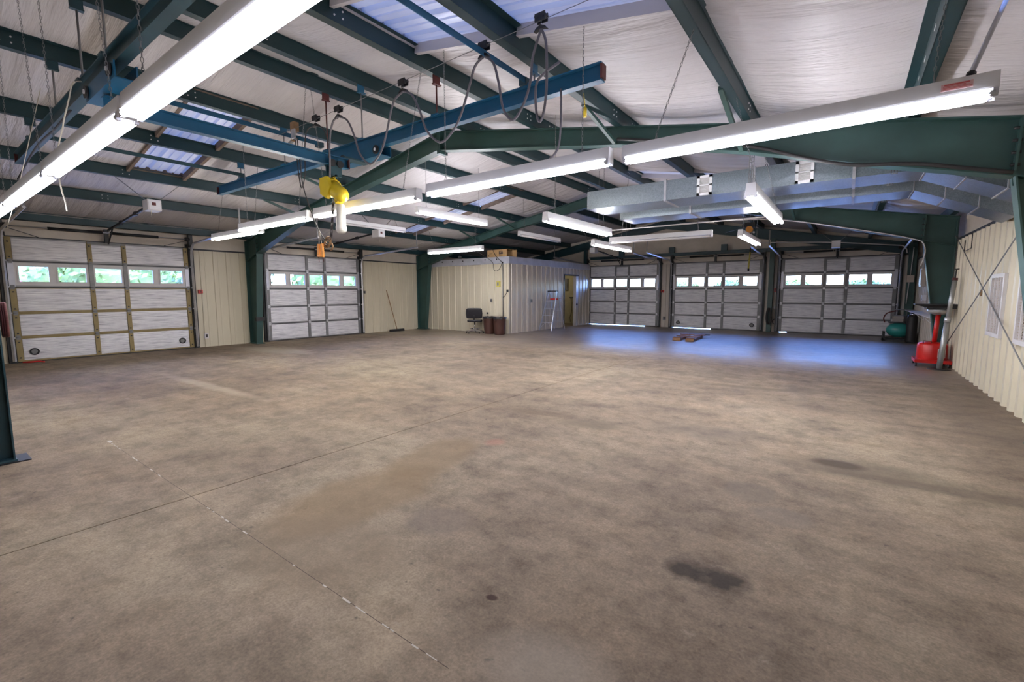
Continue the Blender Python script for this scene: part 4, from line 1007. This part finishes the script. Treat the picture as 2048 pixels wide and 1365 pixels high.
# wooden skid
t = thing('wooden_skid', 'low dark wooden skid lying on the shiny floor', 'skid', (-4.42, 16.4, 0), .06)
for x, y in ((-.24, -.75), (.20, -.85)):
    r_ = MB().box(x-.13, x+.13, y, y+1.55, .0, .085).build('runner', 'wood', t); MB().box(x-.125, x+.125, y-.006, y, .005, .08).build('cut_end', 'woodend', r_)
for x, y in ((-.24, -.75), (.20, -.85)):
    for k, yy in enumerate((y+.12, y+.75, y+1.35)): MB().box(x-.12, x+.12, yy-.07, yy+.07, .085, .115).build('block', 'wood', t)
MB().box(-.42, .42, .55, .66, .085, .12).build('slat', 'wood', t); MB().box(-.15, .55, .70, .80, .085, .125).build('slat', 'black', t); MB().box(-.40, .36, -.1, .0, .085, .11).build('slat', 'wood', t)
# oil drain
t = thing('oil_drain', 'red wheeled oil drain with wide black tray beside the green column', 'oil drain', (1.53, 13.46, 0))
MB().lathe([(.01, .10), (.25, .10), (.262, .13), (.255, .46), (.235, .50), (.08, .53), (.01, .53)], n=24).build('drain_tank', 'red', t)
MB().prism([(-.30, -.30, .085), (.30, -.30, .085), (.30, .30, .085), (-.30, .30, .085)], (0, 0, .07)).build('caster_frame', 'red', t)
for x in (-.27, .25):
    for y in (-.27, .27): MB().cyl((x-.015, y, .045), (x+.015, y, .045), .045, n=12).build('caster', 'black', t)
MB().cyl((.02, 0, .50), (.05, 0, 1.14), .042, n=12).build('drain_pipe', 'red', t)
MB().lathe([(.06, 1.12), (.17, 1.16), (.19, 1.19), (.185, 1.245), (.17, 1.25)], (.05, 0, 0), 24).build('drain_bowl', 'galvpipe', t)
MB().prism([(-.17, -.22, 1.255), (.30, -.22, 1.255), (.30, .22, 1.255), (-.17, .22, 1.255)], (0, 0, .045)).prism([(-.36, -.26, 1.335), (.32, -.26, 1.335), (.32, .26, 1.335), (-.36, .26, 1.335)], (0, 0, .02)).prism([(-.34, -.25, 1.335), (-.20, -.23, 1.29), (.30, -.23, 1.29), (.31, -.25, 1.335)], (0, .48, 0)).build('drain_tray', 'black', t)
MB().tube([(-.17, -.17, .50), (-.17, -.17, .555), (-.04, -.20, .555), (-.04, -.20, .51)], .012, 6).build('carry_handle', 'rust', t)
lb = MB()
def onb(u, v): a = -PI/2+.25+.62*u; return (.2635*math.cos(a)*1.0, .2635*math.sin(a), .20+.20*v)
lb.grid(onb, 6, 1, False).build('label_plate', 'white', t)
lb = MB()
def onb2(u, v): a = -PI/2+.33+.46*u; return (.2645*math.cos(a), .2645*math.sin(a), .22+.10*v)
lb.grid(onb2, 6, 1, False).build('label_print', 'rust', t)
# post jack
t = thing('jack_post', 'grey steel post with T handle leaning at the right wall', 'jack post', (1.60, 12.90, 0))
MB().lathe([(.01, 0), (.19, 0), (.19, .012), (.06, .02), (.01, .02)], n=26).build('base_disc', 'black', t)
MB().cyl((0, 0, .01), (.075, .10, 1.05), .048, n=14).build('lower_tube', 'galvpipe', t); MB().cyl((.073, .098, 1.02), (.135, .185, 1.86), .040, n=14).build('upper_tube', 'galvpipe', t)
MB().cyl((.07, .095, .98), (.08, .105, 1.09), .056, n=14).build('collar', 'track', t); MB().cyl((.135, .185, 1.85), (.138, .19, 1.90), .046, n=12).build('cap', 'rust', t)
MB().cyl((.138, .19, 1.9), (.15, .205, 2.08), .012, n=6).cyl((.12, .20, 2.08), (.19, .20, 2.085), .012, n=6).build('handle', 'black', t)
# compressor
t = thing('air_compressor', 'air compressor with round teal tank in the far right corner', 'compressor', (1.36, 19.75, 0))
MB().ell((.02, 0, .36), .33, .25, .245, 20, 12).build('air_tank', 'tank', t)
MB().box(-.26, .30, -.18, .18, .60, .63).build('top_plate', 'black', t); MB().box(-.14, .10, -.12, .12, .63, .84).build('pump_block', 'stile', t)
fn = MB(); [fn.box(-.16, .12, -.14, .14, .66+k*.035, .675+k*.035) for k in range(5)]; fn.build('cooling_fin', 'beige', t)
MB().cyl((.16, -.1, .74), (.16, .16, .74), .10, n=14).build('motor', 'black', t)
fr = MB(); fr.box(-.40, .40, -.22, -.18, .03, .08).box(-.40, .40, .18, .22, .03, .08).box(-.40, -.36, -.22, .22, .03, .08).box(.36, .40, -.22, .22, .03, .08)
for x in (-.36, .36): fr.box(x-.03, x+.03, -.2, .2, .08, .30).box(x-.05, x+.05, -.22, -.14, 0, .03).box(x-.05, x+.05, .14, .22, 0, .03)
fr.build('skid_frame', 'black', t)
MB().tube(smooth_path([(-.35, -.05, .60), (-.39, -.05, .75), (-.30, -.05, .92), (-.05, -.05, 1.0)], 4), .02, 6).build('discharge_hose', 'rust', t)
MB().tube([(-.2, .1, .84), (-.2, .1, 1.03), (.2, .1, 1.03), (.2, .1, .84)], .014, 6).build('carry_frame', 'stile', t)
t = thing('gas_cylinder', 'tall black cylinder standing behind the air compressor', 'cylinder', (1.66, 19.25, 0))
MB().lathe([(.01, 0), (.13, 0), (.135, .03), (.135, .80), (.11, .88), (.05, .91), (.045, .96), (.01, .96)], n=20).build('cylinder_body', 'rubber', t); MB().cyl((-.06, -.04, .90), (.04, -.10, .90), .03, n=8).build('valve', 'chrome', t)
MB().tube([(-.1, -.1, .03), (.06, -.42, .03)], .02, 6).build('foot_bar', 'black', t)
# shelves on the right wall
t = thing('wall_shelf', 'long narrow white shelf on the right wall behind the farther column', 'shelf', (1.72, 17.7, .985))
MB().box(-.16, .13, -2.9, 2.95, 0, .022).build('shelf_board', 'white', t)
for y in (-2.4, -.8, .8, 2.4): MB().bar((.12, y, -.22), (-.1, y, -.005), .02, .012).bar((.13, y, 0), (.13, y, -.24), .02, .012).build('shelf_bracket', 'white', t)
t = thing('breaker_panel', 'beige breaker panel on the right wall above the white shelf', 'electrical panel', (1.84, 19.0, 1.78))
MB().box(-.10, .0, -.26, .26, 0, .55).build('cabinet', 'beige', t); MB().box(-.112, -.10, -.22, .22, .04, .51).build('cabinet_door', 'beige', t); MB().cyl((-.05, 0, .55), (-.05, 0, 1.3), .022, n=6).build('conduit_pipe', 'whitegrey', t)
t = thing('switch_box', 'small beige switch box on the far corner post, beside the breaker panel', 'switch box', (1.66, 21.10, 1.95))
MB().box(-.10, .10, -.12, 0, 0, .24).build('box_body', 'beige', t); MB().cyl((-.0, -.05, .24), (.03, -.05, 1.2), .014, n=6).build('conduit_pipe', 'whitegrey', t); MB().cyl((-.02, -.05, 0), (-.05, -.05, -.75), .014, n=6).build('conduit_drop', 'whitegrey', t)
t = thing('paper_holder', 'small white box on the right wall above the white shelf', 'box', (1.83, 18.2, 1.36)); MB().box(-.10, 0, -.12, .12, 0, .16).build('box_body', 'white', t); MB().box(-.105, -.1, -.08, .08, .02, .06).build('slot', 'stile', t)
# louvred vents on the right wall
def louvre(y0, y1, z0, z1, label):
    t = thing('wall_vent', label, 'vent', (XR-.045, (y0+y1)/2, z0)); w_ = (y1-y0)/2; h_ = z1-z0
    MB().box(-.04, .03, -w_, -w_+.06, 0, h_).box(-.04, .03, w_-.06, w_, 0, h_).box(-.04, .03, -w_+.06, w_-.06, 0, .06).box(-.04, .03, -w_+.06, w_-.06, h_-.06, h_).build('frame', 'whitegrey', t)
    for k in (-1, 0, 1): MB().box(-.035, -.01, k*w_*.45-.012, k*w_*.45+.012, .06, h_-.06).build('mullion', 'whitegrey', t)
    n = 22
    for i in range(n):
        z = .07+(h_-.14)*i/(n-1); MB().bar((-.012, -w_+.06, z), (-.012, w_-.06, z), .030, .003, (.7, 0, .7)).build('slat', 'beige', t)
    MB().box(.025, .03, -w_+.05, w_-.05, .05, h_-.05).build('backing', 'tan', t)
louvre(9.62, 10.40, .93, 1.89, 'white framed louvre vent on the right wall, behind the crossed rods')
louvre(8.05, 8.88, .93, 1.89, 'white framed louvre vent cut by the right edge of the view')
for p, q, l in (((1.785, 13.9, 2.84), (1.785, 7.15, .28), 'thin brace rod falling towards the viewer on the right wall'), ((1.75, 13.95, .30), (1.75, 7.15, 3.12), 'thin brace rod rising towards the viewer on the right wall')):
    tag(MB().cyl(p, q, .009, n=6).build('brace_rod', 'stile'), l, 'rod')
t = thing('hook_ring', 'small brown ring hanging where the brace rods cross', 'ring', (1.75, 10.72, 1.60)); MB().tube([(0, .05*math.cos(a), .05*math.sin(a)) for a in [k*PI/6 for k in range(12)]], .009, 5, closed=True).build('ring', 'broomwood', t)
t = thing('pipe_loop', 'dark bent rod bracket near the top of the right wall', 'bracket', (1.80, 12.5, 2.42)); MB().tube([(0, .35, .22), (0, .35, .0), (0, -.30, .02), (0, -.30, .30)], .008, 5).build('bent_rod', 'black', t)
# things on the walls
def small_box(name, label, cat, loc, rz, sz, m, face=None, group=None):
    t = thing(name, label, cat, loc, rz, group); MB().box(-sz[0]/2, sz[0]/2, -sz[1], .0, -sz[2]/2, sz[2]/2).build('box_body', m, t)
    MB().box(-sz[0]*.25, sz[0]*.25, -sz[1]-.006, -sz[1], -sz[2]*.3, sz[2]*.3).build('cover_plate', face or m, t); return t
small_box('control_station', 'red push button box right of the nearest left door', 'button box', (XL+.03, 5.52, 1.67), PI/2, (.11, .06, .11), 'redlabel', 'rust')
small_box('control_station', 'red push button box on the panel between the left and middle end doors', 'button box', (-7.0, YE-.02, 1.67), 0, (.13, .06, .12), 'redlabel', 'rust')
small_box('control_station', 'dark red push button box beside the green wind column', 'button box', (-2.40, YE-.02, 1.70), 0, (.14, .06, .15), 'red', 'rust')
small_box('outlet', 'grey outlet low on the left wall right of the nearest left door', 'outlet', (XL+.03, 5.60, .34), PI/2, (.10, .05, .16), 'whitegrey', 'ink')
small_box('outlet', 'grey outlet low between the left and middle end doors', 'outlet', (-6.88, YE-.02, .42), 0, (.12, .05, .15), 'stile', 'ink')
small_box('outlet', 'dark outlet on the office front wall at chest height', 'outlet', (-11.59, OY-.03, 1.31), 0, (.07, .04, .13), 'stile', 'ink')
small_box('outlet', 'small dark knob plate on the office front wall behind the trash cans', 'outlet', (-11.80, OY-.03, .79), 0, (.08, .03, .07), 'black', 'ink')
small_box('outlet', 'dark outlet on the office side wall left of the ladder', 'outlet', (OX+.03, 15.9, 1.28), PI/2, (.08, .04, .14), 'stile', 'ink')
small_box('thermostat', 'faded yellow control box on the office front wall', 'thermostat', (-11.21, OY-.03, 1.96), 0, (.16, .07, .22), 'yellowbox', 'stile')
small_box('light_switch', 'grey switch on the liner right of the farther left door', 'switch', (XL+.03, 11.28, 1.65), PI/2, (.06, .04, .10), 'black', 'stile')
t = thing('wall_conduit', 'dark conduit running up the office front wall near its corner', 'conduit', (-11.01, OY-.04, .6)); MB().cyl((0, 0, 0), (0, 0, 2.16), .018, n=6).build('conduit_pipe', 'stile', t); MB().box(-.03, .03, -.02, .02, 2.16, 2.22).build('conduit_fitting', 'black', t)
t = thing('cable_bundle', 'black plug and cable on the office corner above the trash cans', 'cable', (-10.80, OY-.06, 1.60)); MB().tube(smooth_path([(.05, 0, .10), (.0, -.02, .0), (-.10, -.02, -.12), (-.20, .0, -.16)], 4), .012, 5).build('cord', 'rubber', t); MB().box(0, .06, -.03, .02, .04, .14).build('plug', 'black', t)
tag(MB().tube(smooth_path([(-9.75, 11.24, 2.97), (-11.2, 13.9, 2.83), (-11.45, OY-.08, 2.62), (-11.4, OY-.08, 2.5), (-11.25, OY-.08, 2.48), (-11.1, OY-.08, 2.6), (-11.02, OY-.08, 2.78)], 5), .010, 5).build('sagging_cable', 'darkhose'), 'dark cable drooping from the strip light to the office conduit', 'cable')
tag(MB().tube(smooth_path([(-11.5, OY-.08, 3.35), (-11.3, OY-.10, 3.05), (-11.02, OY-.08, 2.80)], 5), .011, 5).build('sagging_cable', 'darkhose'), 'dark cable crossing the cardboard carton on the office', 'cable')
# cardboard carton on the office
t = thing('cardboard_box', 'open brown cardboard carton lying on top of the office box', 'carton', (-11.45, 14.75, 3.022))
MB().box(-.50, .50, -.2, .2, 0, .012).box(-.50, .50, -.2, -.19, 0, .31).box(-.50, .50, .19, .2, 0, .31).box(-.50, -.49, -.2, .2, 0, .31).box(-.50, .50, -.2, .2, .30, .31).build('carton_body', 'card', t)
MB().prism([(.50, -.2, .31), (.74, -.19, .25), (.74, .2, .25), (.50, .2, .31)], (0, 0, .006)).build('flap', 'card', t); MB().prism([(.50, .2, 0), (.66, .24, 0), (.66, .24, .30), (.50, .2, .30)], (0, .006, 0)).build('flap', 'card', t)
pk = MB()
for (x0, x1, z0, z1) in ((.10, .30, .22, .25), (.10, .18, .17, .205), (.20, .30, .17, .205), (.10, .30, .12, .155), (.11, .28, .07, .085), (-.42, -.40, .05, .12), (-.38, -.2, .18, .19), (-.38, -.25, .15, .16)): pk.box(x0, x1, -.203, -.2, z0, z1)
pk.build('printed_lettering', 'ink', t, None, 'stuff')
t = thing('work_lamp', 'small grey lamp fixture on the office top left of the carton', 'lamp', (-13.5, 14.6, 3.02)); MB().box(-.12, .12, -.06, .06, 0, .03).build('base', 'stile', t); MB().cyl((0, -.05, .10), (0, .06, .10), .07, n=12).build('lamp_head', 'stile', t); MB().cyl((0, 0, .02), (0, 0, .10), .012, n=6).build('stem', 'stile', t)
# hanging yellow pull and wire tangle by the wind column
t = thing('pull_handle', 'yellow pull tube hanging in front of the middle end door', 'handle', (-3.34, 20.6, 2.5)); MB().cyl((0, 0, .06), (.03, 0, .72), .03, n=8).build('pull_tube', 'yellowbox', t); MB().cyl((0, 0, -.04), (0, 0, .06), .035, n=8).build('pull_tip', 'ink', t); MB().cyl((.03, 0, .72), (.04, 0, 1.1), .02, n=6).build('pull_cord', 'rust', t)
t = thing('air_hose', 'black air hose hanging in a tangle on the green wind column', 'hose', (-2.58, 21.02, .3))
for k in range(4): MB().tube([(.02*k-.03+.07*math.cos(a), -.02*k, .35+.33*math.sin(a)) for a in [j*PI/8 for j in range(16)]], .014, 5, closed=True).build('hose_coil', 'rubber', t)
t = thing('hose_reel', 'small black ring hanging on the panel right of the green wind column', 'ring', (-2.39, YE-.06, .42)); MB().tube([(.08*math.cos(a), 0, .10*math.sin(a)) for a in [j*PI/8 for j in range(16)]], .013, 5, closed=True).build('ring', 'black', t)
t = thing('glove', 'white cloth tucked on the panel right of the green wind column', 'cloth', (-2.42, YE-.05, 1.0)); MB().ell((0, 0, 0), .05, .03, .09, 8, 6).ell((.03, 0, .05), .04, .03, .04, 8, 5).build('cloth_fold', 'white', t)
tag(MB().tube([(XL+.14, 1.74, .015), (XL+.25, 1.85, .02), (XL+.2, 2.0, .015), (XL+.42, 2.05, .015)], .02, 5).build('red_cord', 'redlabel'), 'short red cord on the floor at the foot of the nearest left door', 'cord')
t = thing('junction_box', 'dark junction strip on the green column beside the farther left door', 'box', (-15.07, 6.95, .80)); MB().box(-.06, .04, -.13, .13, -.06, .06).build('box_body', 'black', t)

# ================================================================== OUTSIDE
def tree(loc, h, r, m, label, group, seed):
    rn = random.Random(seed); t = thing('tree', label, 'tree', loc, 0, group)
    MB().cyl((0, 0, 0), (.1, 0, h*.6), .16, .08, 8).build('trunk', 'bark', t)
    mb = MB()
    for i in range(2600):
        while True:
            p = Vector((rn.uniform(-1, 1), rn.uniform(-1, 1), rn.uniform(-1, 1)))
            if .25 < p.length < 1: break
        k = 1+.25*math.sin(p.x*5+seed)*math.cos(p.z*4); c = Vector((p.x*r*k, p.y*r*k, h*.52+p.z*h*.50)); s = rn.uniform(.12, .24)
        a = Vector((rn.gauss(0, 1), rn.gauss(0, 1), rn.gauss(0, 1))).normalized(); b = a.orthogonal().normalized(); e = a.cross(b)
        mb.poly([c-b*s, c+e*s*.5, c+b*s, c-e*s*.5])
    def core(u, v):
        a = 2*PI*u; b = PI*(v-.5); k = .80+.10*math.sin(5*a+seed)*math.cos(4*b)
        return (r*k*math.cos(a)*math.cos(b), r*k*math.sin(a)*math.cos(b), h*.52+h*.50*k*math.sin(b))
    mb.grid(core, 16, 10)
    mb.build('foliage', m, t, None, 'stuff')
gl = 'leafy green tree outside, glimpsed through the left door windows'
for i, (x, y) in enumerate(((-26, -5), (-30, .6), (-26, 6.2), (-30, 11.2), (-26, 16.2), (-31, 21), (-37, 6), (-37, 15.6))):
    tree((x, y, -.03), 5.2+(i*37 % 10)*.16, 2.4, 'leaf' if i % 2 == 0 else 'leaf2', gl, 'trees outside the left doors', i+3)
gl = 'low distant green tree seen through the end wall door windows'
for i in range(8):
    tree((-24+i*6.3, 58+(i*53 % 7), -.03), 2.5+(i*29 % 10)*.07, 2.6, 'leaf' if i % 2 else 'leaf2', gl, 'trees beyond the end wall doors', i+40)
t = thing('shed', 'red-brown shed outside, glimpsed through a left door window', 'shed', (-24.0, 1.4, -.03))
MB().box(-1.5, 1.5, -1.2, 1.2, 0, 2.0).build('shed_wall', 'brick', t); MB().prism([(1.7, -1.5, 1.95), (1.7, 1.5, 1.95), (1.7, 0, 2.7)], (-3.4, 0, 0)).build('shed_roof', 'brick', t)
for yy in (-.6, .6): MB().box(1.5, 1.52, yy-.25, yy+.25, .9, 1.6).build('window', 'white', t)
